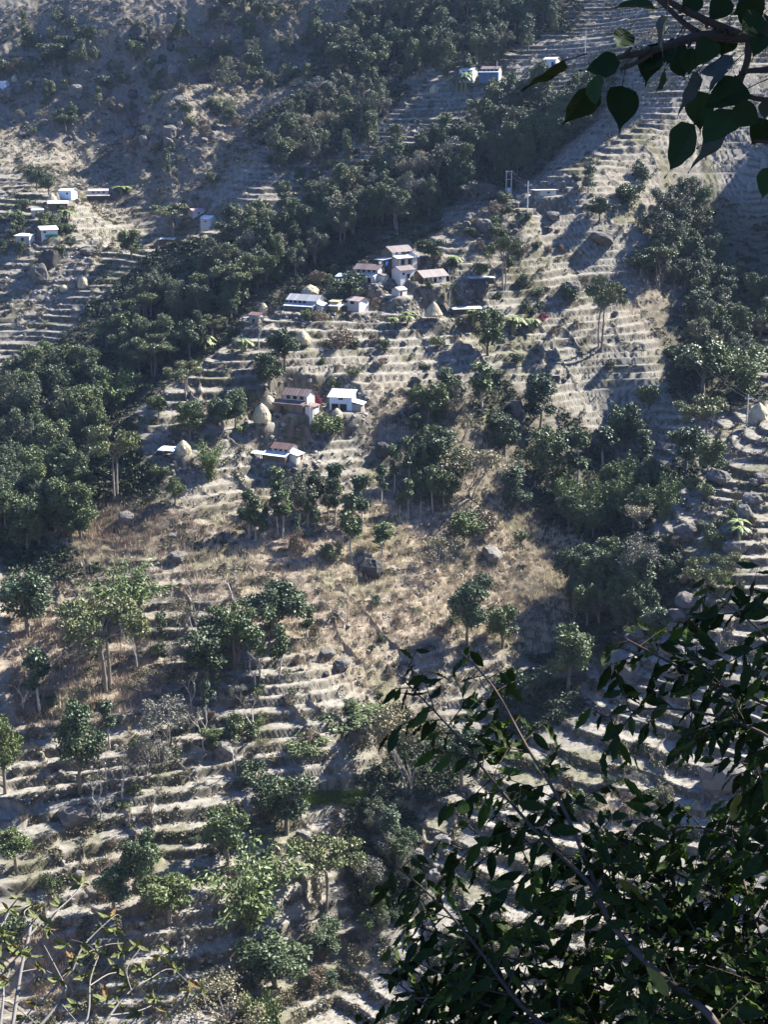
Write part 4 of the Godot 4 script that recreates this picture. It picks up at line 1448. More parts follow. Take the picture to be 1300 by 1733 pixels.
	body(o, "wall", 4.4, 4.2, 4.0, 1.0, Vector3.ZERO, WHITE, WHITE * 0.7)
	gable_roof(o, 4.4, 4.2, 4.0, 1.0, 0.4, Vector3.ZERO, Color(0.36, 0.27, 0.25))
	row_of(o, "window", 1, -1.2, 0.6, 3.2, 2.1, Vector2(1.1, 0.9))
	lean_to(o, -6.0, -2.4, 0.2, 2.4, 2.4, 1.8, TIN * 0.9, STONE * 0.8)

	o = site("house", 518, 524, -26, "large house with grey roof and lit white gable under a haystack", "house", 0.85)
	body(o, "wall", 10.4, 4.8, 4.4, 1.7, Vector3.ZERO, WHITE, Color(0.36, 0.40, 0.45))
	gable_roof(o, 10.4, 4.8, 4.4, 1.7, 0.6, Vector3.ZERO, Color(0.36, 0.35, 0.34))
	row_of(o, "window", 4, -5.0, 1.6, 3.5, 2.4, Vector2(0.8, 0.9))
	lean_to(o, -5.6, 5.0, 2.4, 5.2, 2.9, 2.1, TIN * 0.85, STONE * 0.5)
	side_lean(o, 1.0, 5.22, 7.4, -2.4, 2.6, 3.2, 2.4, TIN, WHITE * 0.85)

	o = site("hut", 436, 546, -34, "small hut with rusty roof and whitish plank wall at the hamlet's left end", "hut")
	body(o, "wall", 4.6, 4.0, 3.6, 0.9, Vector3.ZERO, WHITE * 0.75, WHITE * 0.5)
	gable_roof(o, 4.6, 4.0, 3.6, 0.9, 0.35, Vector3.ZERO, RUST)
	row_of(o, "door", 1, -0.8, 0.6, 0.9, 2.0, Vector2(0.9, 1.8))
	side_lean(o, -1.0, -2.3, -5.4, -1.6, 2.0, 2.3, 1.9, BLUE * 0.9)

	o = site("hut", 568, 522, -20, "square yellowish mud hut between the large house and the white gabled house", "hut")
	body(o, "wall", 2.6, 2.4, 2.6, 0.2, Vector3.ZERO, Color(0.45, 0.36, 0.20), Color(0.42, 0.33, 0.18), false)
	slab(o, "roof", Vector3(-1.6, 2.62, 1.5), Vector3(1.6, 2.62, 1.5), Vector3(1.6, 2.92, -1.5), Vector3(-1.6, 2.92, -1.5), Color(0.5, 0.42, 0.26))
	lean_to(o, -1.0, 3.0, 1.3, 3.4, 1.7, 1.3, TIN * 0.8)

	o = site("shed", 790, 530, 14, "long low open shed with flat grey roof right of the cone-shaped haystack", "shed")
	lean_to(o, -4.6, 4.6, -1.6, 1.8, 2.2, 1.8, Color(0.42, 0.41, 0.40), TIMBER)

	o = site("shed", 815, 480, 14, "dark open shed with pale roof edge under the leaning rock slab", "shed")
	lean_to(o, -4.0, 4.0, -1.6, 1.6, 2.1, 1.8, BLUE * 0.8, TIMBER)

	o = site("shed", 938, 640, 10, "tiny dark stone shelter on the pale terraces above the egg-shaped tree", "shed")
	lean_to(o, -1.6, 1.6, -1.0, 1.2, 1.5, 1.2, STONE * 0.7, TIMBER)

	o = site("shed", 284, 770, -16, "small open shed with pale tin roof beside the lone haystack", "shed")
	lean_to(o, -2.1, 2.1, -1.6, 1.6, 2.2, 1.7, BLUE * 1.25)

	# the shed and the little box on the spur top
	o = site("shed", 921, 331, 22, "long white concrete shed with thin flat roof beside the utility poles", "shed")
	box_part(o, "wall", Vector3(0.8, 0.1, 0), Vector3(5.4, 4.2, 3.0), WHITE * 0.92)
	box_part(o, "roof", Vector3(0, 2.28, 0.1), Vector3(8.4, 0.16, 4.2), Color(0.45, 0.44, 0.43))
	for q in [-3.9, -2.9]: box_part(o, "post", Vector3(q, 0.2, 1.7), Vector3(0.18, 4.0, 0.18), STONE)
	box_part(o, "back_wall", Vector3(-3.0, 0.1, -1.2), Vector3(2.1, 4.2, 0.3), STONE * 0.6)
	row_of(o, "window", 1, 0.2, 1.4, 1.3, 1.5, Vector2(0.8, 0.5))
	o = site("water_tank", 880, 334, 20, "small white concrete tank between the twin poles and the white shed", "water tank")
	box_part(o, "basin", Vector3(0, 0.2, 0), Vector3(2.0, 1.5, 1.5), WHITE * 0.85)
	box_part(o, "lid", Vector3(0, 1.0, 0), Vector3(2.2, 0.12, 1.7), WHITE * 0.75)

	# high houses near the top
	o = site("house", 793, 131, -32, "high house with long wall tinted blue for shade and bright white gable near the top", "house")
	body(o, "wall", 6.4, 4.6, 3.8, 1.0, Vector3.ZERO, WHITE, BLUE * 1.1)  # blue of the long wall stands in for its shade
	gable_roof(o, 6.4, 4.6, 3.8, 1.0, 0.3, Vector3.ZERO, TIN * 1.1)
	row_of(o, "window", 2, -2.2, 2.6, 2.9, 2.3, Vector2(0.8, 0.5))
	o = site("house", 832, 131, -18, "low high house with blue front lean-to beside a pole near the top", "house")
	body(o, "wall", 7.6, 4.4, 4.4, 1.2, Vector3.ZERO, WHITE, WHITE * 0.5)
	gable_roof(o, 7.6, 4.4, 4.4, 1.2, 0.4, Vector3.ZERO, BROWN * 1.3)
	row_of(o, "window", 4, -3.4, 3.4, 3.6, 2.2, Vector2(0.7, 0.7))
	lean_to(o, -4.6, 4.2, 2.2, 5.0, 3.1, 2.5, BLUE * 0.9, Color(0.10, 0.16, 0.26))
	o = site("hut", 934, 112, -28, "small white-walled hut with reddish roof beside a banana tuft near the top", "hut")
	body(o, "wall", 5.6, 4.4, 3.4, 1.1, Vector3.ZERO, WHITE, BLUE)
	gable_roof(o, 5.6, 4.4, 3.4, 1.1, 0.35, Vector3.ZERO, Color(0.55, 0.45, 0.42))
	row_of(o, "door", 1, 0.6, 2.0, 1.0, 2.2, Vector2(0.9, 2.0))

	# the far left hamlet
	o = site("house", 115, 336, -20, "pale blue-white house on the far slope right of the tall dark tree", "house")
	body(o, "wall", 6.0, 4.6, 4.2, 1.0, Vector3.ZERO, WHITE, BLUE * 1.25)
	gable_roof(o, 6.0, 4.6, 4.2, 1.0, 0.3, Vector3.ZERO, TIN * 1.2)
	row_of(o, "window", 1, 0.2, 1.8, 2.8, 2.3, Vector2(0.7, 0.8))
	o = site("house", 166, 338, 16, "long far house with white upper wall over a dark veranda roof", "house")
	body(o, "wall", 8.4, 4.2, 5.0, 0.9, Vector3.ZERO, WHITE * 0.8, WHITE * 0.8)
	gable_roof(o, 8.4, 4.2, 5.0, 0.9, 0.3, Vector3.ZERO, Color(0.4, 0.36, 0.34))
	row_of(o, "window", 3, -3.4, 3.4, 4.2, 2.1, Vector2(0.7, 0.7))
	lean_to(o, -5.4, 4.6, 2.1, 4.6, 3.2, 2.4, Color(0.3, 0.27, 0.25), TIMBER * 0.8)
	o = site("house", 98, 352, 10, "dark-fronted far house with pale roof beside a haystack", "house")
	body(o, "wall", 7.6, 4.2, 2.6, 1.2, Vector3.ZERO, TIMBER, TIMBER)
	gable_roof(o, 7.6, 4.2, 2.6, 1.2, 0.5, Vector3.ZERO, TIN * 0.9)
	row_of(o, "door", 1, -1.0, 1.0, 0.9, 2.1, Vector2(1.0, 1.7))
	o = site("hut", 63, 364, 20, "small pale far hut left of the dark-fronted house", "hut")
	body(o, "wall", 4.6, 3.0, 2.4, 0.6, Vector3.ZERO, WHITE * 0.8, WHITE * 0.75)
	gable_roof(o, 4.6, 3.0, 2.4, 0.6, 0.25, Vector3.ZERO, TIN * 0.8)
	row_of(o, "door", 1, -0.6, 0.6, 0.8, 1.5, Vector2(0.8, 1.5))
	o = site("house", 80, 400, 30, "far house with bright white side and green tarpaulin at its foot", "house")
	body(o, "wall", 6.6, 5.4, 3.6, 1.5, Vector3.ZERO, TIMBER * 1.4, WHITE)
	gable_roof(o, 6.6, 5.4, 3.6, 1.5, 0.4, Vector3.ZERO, TIN)
	row_of(o, "window", 1, -2.6, -1.2, 2.4, 2.7, Vector2(0.7, 0.8))
	box_part(o, "tarpaulin", Vector3(0.6, 0.4, 2.76), Vector3(5.0, 1.6, 0.08), Color(0.02, 0.26, 0.2))
	o = site("house", 42, 408, -16, "flat tin-roofed far house at the left with white side wall", "house")
	body(o, "wall", 6.0, 4.0, 2.8, 0.6, Vector3.ZERO, WHITE, WHITE * 0.6, false)
	slab(o, "roof", Vector3(-3.6, 2.75, 2.5), Vector3(3.4, 2.75, 2.5), Vector3(3.4, 3.5, -2.4), Vector3(-3.6, 3.5, -2.4), TIN * 1.1)
	row_of(o, "door", 1, -0.6, 0.6, 0.9, 2.0, Vector2(0.9, 1.7))
	o = site("hut", 332, 366, 36, "white far hut with reddish roof above the grey-green tree", "hut")
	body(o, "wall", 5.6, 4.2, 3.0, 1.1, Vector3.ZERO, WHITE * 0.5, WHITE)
	gable_roof(o, 5.6, 4.2, 3.0, 1.1, 0.35, Vector3.ZERO, Color(0.42, 0.3, 0.26))
	row_of(o, "window", 1, -0.6, 0.6, 1.8, 2.1, Vector2(0.6, 0.7))
	o = site("hut", 353, 382, -30, "white-gabled far hut standing lower than its reddish-roofed neighbour", "hut")
	body(o, "wall", 5.0, 4.4, 3.8, 1.4, Vector3.ZERO, WHITE, WHITE * 0.7)
	gable_roof(o, 5.0, 4.4, 3.8, 1.4, 0.35, Vector3.ZERO, TIN * 1.15)
	row_of(o, "window", 1, -0.6, 0.6, 2.4, 2.2, Vector2(0.6, 0.7))
	o = site("shed", 284, 412, -10, "half-hidden far shed with broken pale roof among trees", "shed")
	lean_to(o, -3.4, 3.4, -1.8, 2.0, 2.8, 2.1, TIN * 0.95, TIMBER)
	o = site("hut", 6, 146, -20, "pale tin hut at the left edge high on the far slope", "hut", 0.75)
	body(o, "wall", 5.0, 4.0, 3.0, 1.0, Vector3.ZERO, WHITE, BLUE)
	gable_roof(o, 5.0, 4.0, 3.0, 1.0, 0.3, Vector3.ZERO, TIN)
	o = site("hut", 30, 106, -20, "tiny white far hut at the top of the picture's left side", "hut", 0.7)
	body(o, "wall", 3.6, 3.2, 2.6, 0.8, Vector3.ZERO, WHITE, WHITE)
	gable_roof(o, 3.6, 3.2, 2.6, 0.8, 0.2, Vector3.ZERO, TIN)

# pixel of the foot, width and height in pixels, with a pole, on posts, label
const STACKS := [
	[443, 718, 31, 30, 1, 1, "domed haystack with a pole beside the two-storey house"],
	[455, 690, 26, 20, 0, 0, "pale haystack partly hidden behind the domed one by the two-storey house"],
	[310, 768, 28, 24, 0, 0, "lone haystack beside a small tin shed on the dark terraces"],
	[525, 498, 32, 16, 0, 0, "low round haystack behind the large grey-roofed house"],
	[446, 530, 18, 16, 0, 0, "small haystack behind the rusty-roofed hut"],
	[513, 580, 26, 20, 0, 0, "low pale haystack on the terraces under the hamlet"],
	[734, 540, 32, 24, 0, 1, "cone-shaped haystack raised on posts in the hamlet"],
	[1284, 716, 34, 35, 1, 0, "haystack with a tall pole beside the white utility pole at the right edge"],
	[570, 706, 20, 16, 0, 0, "brown heap of straw in front of the tin-roofed house"],
	[140, 486, 18, 20, 0, 0, "haystack on the far left slope above the wood"],
	[108, 492, 16, 10, 0, 0, "low far haystack left of its taller neighbour above the wood"],
	[88, 346, 18, 18, 0, 0, "far haystack behind the dark-fronted house"],
	[735, 158, 16, 14, 0, 0, "haystack in the high hamlet near the top"],
	[24, 138, 10, 10, 0, 0, "tiny haystack at the far left edge near the top"],
]

func build_stacks() -> void:
	var n := 0
	for q in STACKS:
		n += 1
		var p := hit(q[0], q[1])
		var m := p.length() / F
		var w: float = q[2] * m * 0.5
		var h: float = q[3] * m
		var o := thing("haystack", p, q[6], "haystack")
		o.rotation.y = n * 1.3
		var lift := 0.9 if q[5] else 0.0
		var s := Shape.new()
		var cone: bool = n == 7
		var profile := [[w * 0.93, lift - 0.3], [w * 1.0, lift + h * 0.12], [w * 0.96, lift + h * 0.3], [w * 0.84, lift + h * 0.5], [w * 0.62, lift + h * 0.7], [w * 0.34, lift + h * 0.86], [w * 0.1, lift + h * 0.96], [0.01, lift + h]]
		if cone: profile = [[w * 0.9, lift], [w, lift + h * 0.1], [w * 0.8, lift + h * 0.32], [w * 0.58, lift + h * 0.56], [w * 0.32, lift + h * 0.8], [w * 0.1, lift + h * 0.95], [0.01, lift + h]]
		s.lathe(profile, 18, Color(0.34, 0.28, 0.18), Color(0.46, 0.39, 0.26), 0.07, n)
		var r := RandomNumberGenerator.new()
		r.seed = n
		for i in 420:
			var a := r.randf() * TAU
			var t := pow(r.randf(), 1.3)
			var j := clampi(int(t * (profile.size() - 1)), 0, profile.size() - 2)
			var f := t * (profile.size() - 1) - j
			var rad := lerpf(profile[j][0], profile[j + 1][0], f)
			var y := lerpf(profile[j][1], profile[j + 1][1], f)
			var d := Vector3(cos(a), 0, sin(a))
			s.leaf(d * rad * 0.98 + Vector3(0, y, 0), (d * 0.5 + Vector3.DOWN * 0.8 + unit(r) * 0.3) * 0.5, d.cross(Vector3.UP) * 0.05, Color(0.28, 0.23, 0.145).lerp(Color(0.50, 0.43, 0.29), r.randf()))
		part("straw", s.mesh(), M.wall, o)
		if q[5]:
			for i in 4:
				var a := TAU * (i + 0.5) / 4.0
				box_part(o, "post", Vector3(cos(a) * w * 0.7, lift * 0.5 - 0.7, sin(a) * w * 0.7), Vector3(0.16, lift + 1.6, 0.16), TIMBER * 1.3)
		if q[4]:
			var g := Shape.new()
			g.tube([Vector3(0, lift, 0), Vector3(0.02, lift + h * (1.5 if n == 8 else 1.22), 0)], [0.08, 0.05], 6, Color(0.3, 0.27, 0.22))
			part("pole", g.mesh(), M.bark, o)

func utility_pole(x: float, y: float, tall: float, label: String, arms: bool) -> Vector3:
	var p := hit(x, y)
	var h := tall * p.length() / F
	var o := thing("utility_pole", p, label, "utility pole")
	var s := Shape.new()
	s.tube([Vector3(0, -0.8, 0), Vector3(0, h, 0)], [0.19, 0.12], 8, Color(0.62, 0.61, 0.58))
	part("shaft", s.mesh(), M.wall, o)
	if arms:
		o.rotation.y = 0.25
		box_part(o, "crossarm", Vector3(0, h * 0.86, 0.17), Vector3(2.1, 0.14, 0.12), Color(0.6, 0.6, 0.58))
		for q in [-0.95, 0.0, 0.95]:
			var g := Shape.new()
			g.lathe([[0.05, 0.0], [0.11, 0.06], [0.06, 0.14], [0.11, 0.2], [0.05, 0.32], [0.01, 0.34]], 8, WHITE, WHITE, 0.0, 1)
			var i := part("insulator", g.mesh(), M.wall, o)
			i.position = Vector3(q, h * 0.86 + 0.07, 0.17)
	return p + Vector3(0, h * 0.89, 0)

func wire(a: Vector3, b: Vector3, sag: float, label: String) -> void:
	var o := thing("power_line", a, label, "power line")
	var side := (b - a).cross(Vector3.UP).normalized()
	for k in [-0.9, 0.9]:
		var pts := PackedVector3Array()
		var rad := PackedFloat32Array()
		for i in 17:
			var t := i / 16.0
			pts.append((b - a) * t + side * k - Vector3.UP * sag * 4.0 * t * (1.0 - t))
			rad.append(0.013)
		var s := Shape.new()
		s.tube(pts, rad, 4, Color(0.35, 0.35, 0.36))
		part("wire", s.mesh(), M.wall, o)

func build_poles() -> void:
	var a := utility_pole(893, 360, 50, "white utility pole with crossarm standing in front of the white shed", true)
	var b := utility_pole(1264, 722, 54, "white utility pole with crossarm beside the right-edge haystack", true)
	utility_pole(841, 139, 32, "plain pale pole in front of the low high house near the top", false)
	var c := utility_pole(991, 91, 36, "plain pale pole on the high terraces near the top", false)
	utility_pole(525, 722, 44, "thin pale post in the yard of the two-storey house", false)
	var p := hit(861, 336)
	var h := 45.0 * p.length() / F
	var o := thing("transformer_stand", p, "pair of white poles joined by beams carrying a small transformer on the spur top", "transformer")
	o.rotation.y = -0.35
	for q in [-0.9, 0.9]:
		var s := Shape.new()
		s.tube([Vector3(q, -1.2, 0), Vector3(q, h, 0)], [0.17, 0.12], 8, Color(0.64, 0.63, 0.60))
		part("pole", s.mesh(), M.wall, o)
	box_part(o, "crossarm", Vector3(0, h - 0.3, 0.2), Vector3(2.6, 0.16, 0.14), Color(0.6, 0.6, 0.58))
	box_part(o, "crossarm", Vector3(0, h * 0.68, 0.2), Vector3(2.2, 0.14, 0.12), Color(0.5, 0.5, 0.48))
	box_part(o, "platform", Vector3(0, h * 0.26, 0), Vector3(2.2, 0.14, 1.0), Color(0.5, 0.5, 0.48))
	box_part(o, "transformer_box", Vector3(0.1, h * 0.26 + 0.62, 0), Vector3(0.9, 1.1, 0.7), Color(0.6, 0.61, 0.6))
	wire(p + Vector3(0, h - 0.1, 0), c, 9.0, "pair of thin power lines rising from the twin poles to the high terraces")
	wire(p + Vector3(0, h - 0.1, 0), a, 0.6, "short power lines between the twin poles and the white crossarm pole")
	wire(b, a, 5.0, "long power lines crossing the shaded side valley from the right-edge pole")

# ---------------------------------------------------------------- trees and bush close to the camera
func spot(px: float, py: float, dist: float) -> Vector3:
	return ray(px, py) * dist

func heart_leaf(bend: float, fold: float) -> ArrayMesh:
	var s := Shape.new()
	var n := 12
	var last: Array[Vector3] = []
	for i in n + 1:
		var t := float(i) / n
		var w := 0.0
		if t < 0.8: w = 0.37 * pow(sin(PI * pow(t / 0.8, 0.62)), 0.8) if t > 0.0 else 0.03
		w = maxf(w, 0.016 * (1.0 - t) * 5.0 if t > 0.7 else 0.0) + 0.004
		var y := t - (0.05 if i == 0 else 0.0)
		var zc := bend * t * t
		var wave := 0.02 * sin(t * 17.0)
		var row: Array[Vector3] = [Vector3(-w, y - (0.05 if i == 1 else 0.0), zc + fold * w + wave), Vector3(0, y, zc), Vector3(w, y - (0.05 if i == 1 else 0.0), zc + fold * w - wave)]
		if i:
			for k in 2: s.quad(last[k], row[k], row[k + 1], last[k + 1], Color.WHITE * (0.95 if k else 1.0))
		last = row
	s.tube([Vector3(0, -0.5, 0.1 + bend * 0.1), Vector3(0, -0.2, 0.05), Vector3.ZERO], [0.012, 0.01, 0.012], 5, Color(1.3, 1.2, 0.8))
	return s.mesh()

func lance_leaf(bend: float, fold: float, wave: float, broad: float) -> ArrayMesh:
	var s := Shape.new()
	var n := 9
	var last: Array[Vector3] = []
	for i in n + 1:
		var t := float(i) / n
		var w := broad * pow(sin(PI * clampf(pow(t, 0.85), 0.0, 1.0)), 0.85) + 0.004
		var zc := bend * (t * t) + wave * 0.4 * sin(t * 9.0)
		var y := t * (1.0 - absf(bend) * 0.25 * t)
		var row: Array[Vector3] = [Vector3(-w, y, zc + fold * w + wave * sin(t * 21.0)), Vector3(0, y, zc), Vector3(w, y, zc + fold * w + wave * sin(t * 19.0 + 1.0))]
		if i:
			for k in 2: s.quad(last[k], row[k], row[k + 1], last[k + 1], Color.WHITE * (0.94 if k else 1.0))
		last = row
	s.tube([Vector3(0, -0.1, 0.02), Vector3.ZERO], [0.014, 0.012], 4, Color(1.2, 1.1, 0.8))
	return s.mesh()

func leaf_frame(a: Vector3, b: Vector3, roll: float) -> Transform3D:
	var l := a.distance_to(b)
	var y := (b - a) / l
	var x := y.cross(-a.normalized()).normalized()
	var z := x.cross(y)
	x = x.rotated(y, roll)
	z = z.rotated(y, roll)
	return Transform3D(Basis(x * l, y * l, z * l), a)

func stem_of(pix: Array, d0: float, d1: float) -> PackedVector3Array:
	var out := PackedVector3Array()
	var n := pix.size()
	for i in n - 1:
		for j in 4:
			var t := j / 4.0
			var p: Array = [pix[maxi(i - 1, 0)], pix[i], pix[i + 1], pix[mini(i + 2, n - 1)]]
			var x := cubic_interpolate(p[1][0], p[2][0], p[0][0], p[3][0], t)
			var y := cubic_interpolate(p[1][1], p[2][1], p[0][1], p[3][1], t)
			out.append(spot(x, y, lerpf(d0, d1, (i + t) / (n - 1))))
	out.append(spot(pix[n - 1][0], pix[n - 1][1], d1))
	return out

func taper(n: int, a: float, b: float) -> PackedFloat32Array:
	var r := PackedFloat32Array()
	for i in n: r.append(lerpf(a, b, float(i) / (n - 1)))
	return r

func branch(parent: Node, pts: PackedVector3Array, r0: float, r1: float, k: Color, called := "branch") -> void:
	var s := Shape.new()
	s.tube(pts, taper(pts.size(), r0, r1), 7, k)
	var r := RandomNumberGenerator.new()
	r.seed = pts.size() * 31 + int(absf(pts[0].x) * 1000.0)
	for i in range(1, pts.size() - 1):                                  # knots and buds
		if r.randf() < 0.5:
			var d := unit(r)
			s.tube([pts[i], pts[i] + d * r0 * 1.6], [r1 * 1.3, r1 * 0.5], 5, k)
	part(called, s.mesh(), M.bark, parent)

# base and tip of each leaf in the picture, its width there, kind of green
const FIG_LEAVES := [
	[950, 104, 880, 145, 14, 0], [1105, 15, 1035, 5, 12, 1], [1062, 55, 1040, 88, 40, 0], [1046, 108, 990, 122, 36, 0], [997, 150, 958, 216, 42, 0], [1008, 132, 1019, 182, 28, 1],
	[1053, 150, 1046, 224, 50, 0], [1130, 32, 1114, 98, 12, 2], [1112, 76, 1084, 136, 36, 0], [1136, 80, 1092, 130, 34, 0], [1170, 84, 1167, 128, 52, 0], [1240, 108, 1190, 133, 22, 2],
	[1178, 125, 1143, 190, 22, 2], [1262, 152, 1190, 178, 46, 0], [1184, 158, 1182, 222, 46, 1], [1174, 216, 1138, 294, 44, 0], [1214, 196, 1182, 286, 30, 2], [1240, 190, 1194, 258, 50, 1],
	[1244, 184, 1288, 208, 40, 0], [1302, 206, 1270, 248, 42, 0], [1288, 28, 1248, 62, 46, 0], [1232, -2, 1198, 38, 50, 0], [1232, 54, 1220, 100, 52, 0], [1306, 286, 1297, 338, 34, 1],
	[1125, 120, 1107, 154, 10, 1], [1232, 122, 1194, 156, 14, 2], [1292, -4, 1246, 22, 40, 0], [1150, 70, 1128, 112, 40, 0], [1205, 70, 1180, 112, 44, 0], [1100, 92, 1094, 134, 30, 0],
	[1302, 172, 1294, 200, 30, 2], [1290, 60, 1276, 96, 30, 0], [1178, -6, 1160, 34, 34, 0], [1260, 10, 1290, 44, 36, 0], [1146, 96, 1160, 134, 34, 0],
]

func build_fig() -> void:
	var o := thing("fig_tree", Vector3.ZERO, "dark heart-leaved tree whose branch hangs into the upper right corner", "tree")
	var k := Color(0.085, 0.07, 0.058)
	var d := 3.5
	branch(o, stem_of([[1420, 20], [1330, 32], [1262, 62], [1190, 60], [1110, 84], [1045, 98]], d, d), 0.019, 0.006, k)
	branch(o, stem_of([[1262, 62], [1200, 36], [1150, 12], [1118, -8]], d, d * 0.98), 0.010, 0.006, k)
	branch(o, stem_of([[1268, 58], [1266, 100], [1252, 142], [1256, 156], [1286, 168], [1330, 166]], d, d), 0.009, 0.005, k)
	branch(o, stem_of([[1340, 112], [1298, 118], [1262, 122], [1240, 142]], d * 1.02, d), 0.009, 0.004, k)
	branch(o, stem_of([[1110, 84], [1090, 100], [1066, 112], [1050, 118]], d, d), 0.006, 0.004, k)
	branch(o, stem_of([[1190, 60], [1160, 40], [1120, 4], [1090, -20]], d, d * 1.02), 0.008, 0.004, k)
	branch(o, stem_of([[1330, 236], [1300, 240], [1276, 238]], d, d), 0.006, 0.003, k)
	var meshes := [heart_leaf(0.12, 0.25), heart_leaf(-0.15, 0.35), heart_leaf(0.3, 0.2)]
	var n := 0
	for q in FIG_LEAVES:
		var dist := d * (1.0 + 0.05 * sin(n * 2.4))
		var a := spot(q[0], q[1], dist)
		var b := a + (spot(q[2], q[3], dist * (1.0 + 0.012 * cos(n * 1.7))) - a) * 1.12
		var long := Vector2(q[2] - q[0], q[3] - q[1]).length()
		var roll := acos(clampf(q[4] / (long * 0.74), 0.05, 1.0)) * (1.0 if n % 2 else -1.0)
		var f := part("leaf", meshes[n % 3], [M.fig, M.fig_light, M.fig_pale][q[5]], o)
		f.transform = leaf_frame(a, b, roll)
		n += 1
	# unseen trunk, limbs and crown, with leaf masses added to block sun and sky
	var trunk := PackedVector3Array([Vector3(4.6, -7.5, -4.2), Vector3(4.5, -3.0, -4.0), Vector3(4.2, 0.4, -3.8), Vector3(3.6, 2.6, -3.6), Vector3(3.0, 4.2, -3.4)])
	branch(o, trunk, 0.30, 0.12, k * 1.3, "trunk")
	branch(o, PackedVector3Array([Vector3(3.6, 2.6, -3.6), Vector3(2.6, 3.8, -1.8), Vector3(1.0, 4.5, 0.2), Vector3(0.2, 4.8, 2.4)]), 0.12, 0.03, k)
	branch(o, PackedVector3Array([Vector3(4.2, 0.4, -3.8), Vector3(3.0, 0.55, -3.7), Vector3(2.0, 0.62, -3.45), ray(1420, 20) * d]), 0.09, 0.02, k)
	var places: Array[Transform3D] = []
	var r := RandomNumberGenerator.new()
	r.seed = 4
	for shade_blob in [[Vector3(4.6, 2.6, -4.4), 1.9], [Vector3(3.4, 4.4, -4.8), 2.0], [Vector3(5.4, 4.6, -5.6), 2.2], [Vector3(6.0, 1.6, -6.4), 1.7], [Vector3(2.2, 5.2, -3.2), 1.8], [Vector3(6.4, 3.4, -3.8), 1.9], [Vector3(1.6, 4.4, -1.2), 1.9], [Vector3(-0.8, 4.6, 0.6), 2.0], [Vector3(2.4, 4.2, 1.4), 2.0], [Vector3(0.4, 4.8, 3.0), 2.2], [Vector3(3.6, 2.6, -1.4), 1.6], [Vector3(-2.4, 4.8, -0.8), 1.8]]:
		for i in (1500 if shade_blob[0].y > 4.0 else 420):
			var p: Vector3 = shade_blob[0] + unit(r) * shade_blob[1] * pow(r.randf(), 0.4)
			if p.y < 0.9 and p.x < 2.2 or p.z < 0.0 and p.x < -p.z * 0.30 + 0.3 and p.y < -p.z * 0.10 + 0.4: continue
			places.append(Transform3D(Basis.from_euler(Vector3(r.randf_range(2.4, 3.8), r.randf() * TAU, r.randf_range(-0.4, 0.4))).scaled(Vector3.ONE * (0.26 if shade_blob[0].y > 4.0 else 0.18)), p))
	var mm := MultiMesh.new()
	mm.transform_format = MultiMesh.TRANSFORM_3D
	mm.mesh = meshes[0]
	mm.instance_count = places.size()
	for i in places.size(): mm.set_instance_transform(i, places[i])
	var fo := MultiMeshInstance3D.new()
	fo.name = "foliage"  # out-of-view leaf masses, added for the shade they cast
	fo.multimesh = mm
	fo.material_override = M.fig
	fo.set_meta("kind", "stuff")
	o.add_child(fo, true)

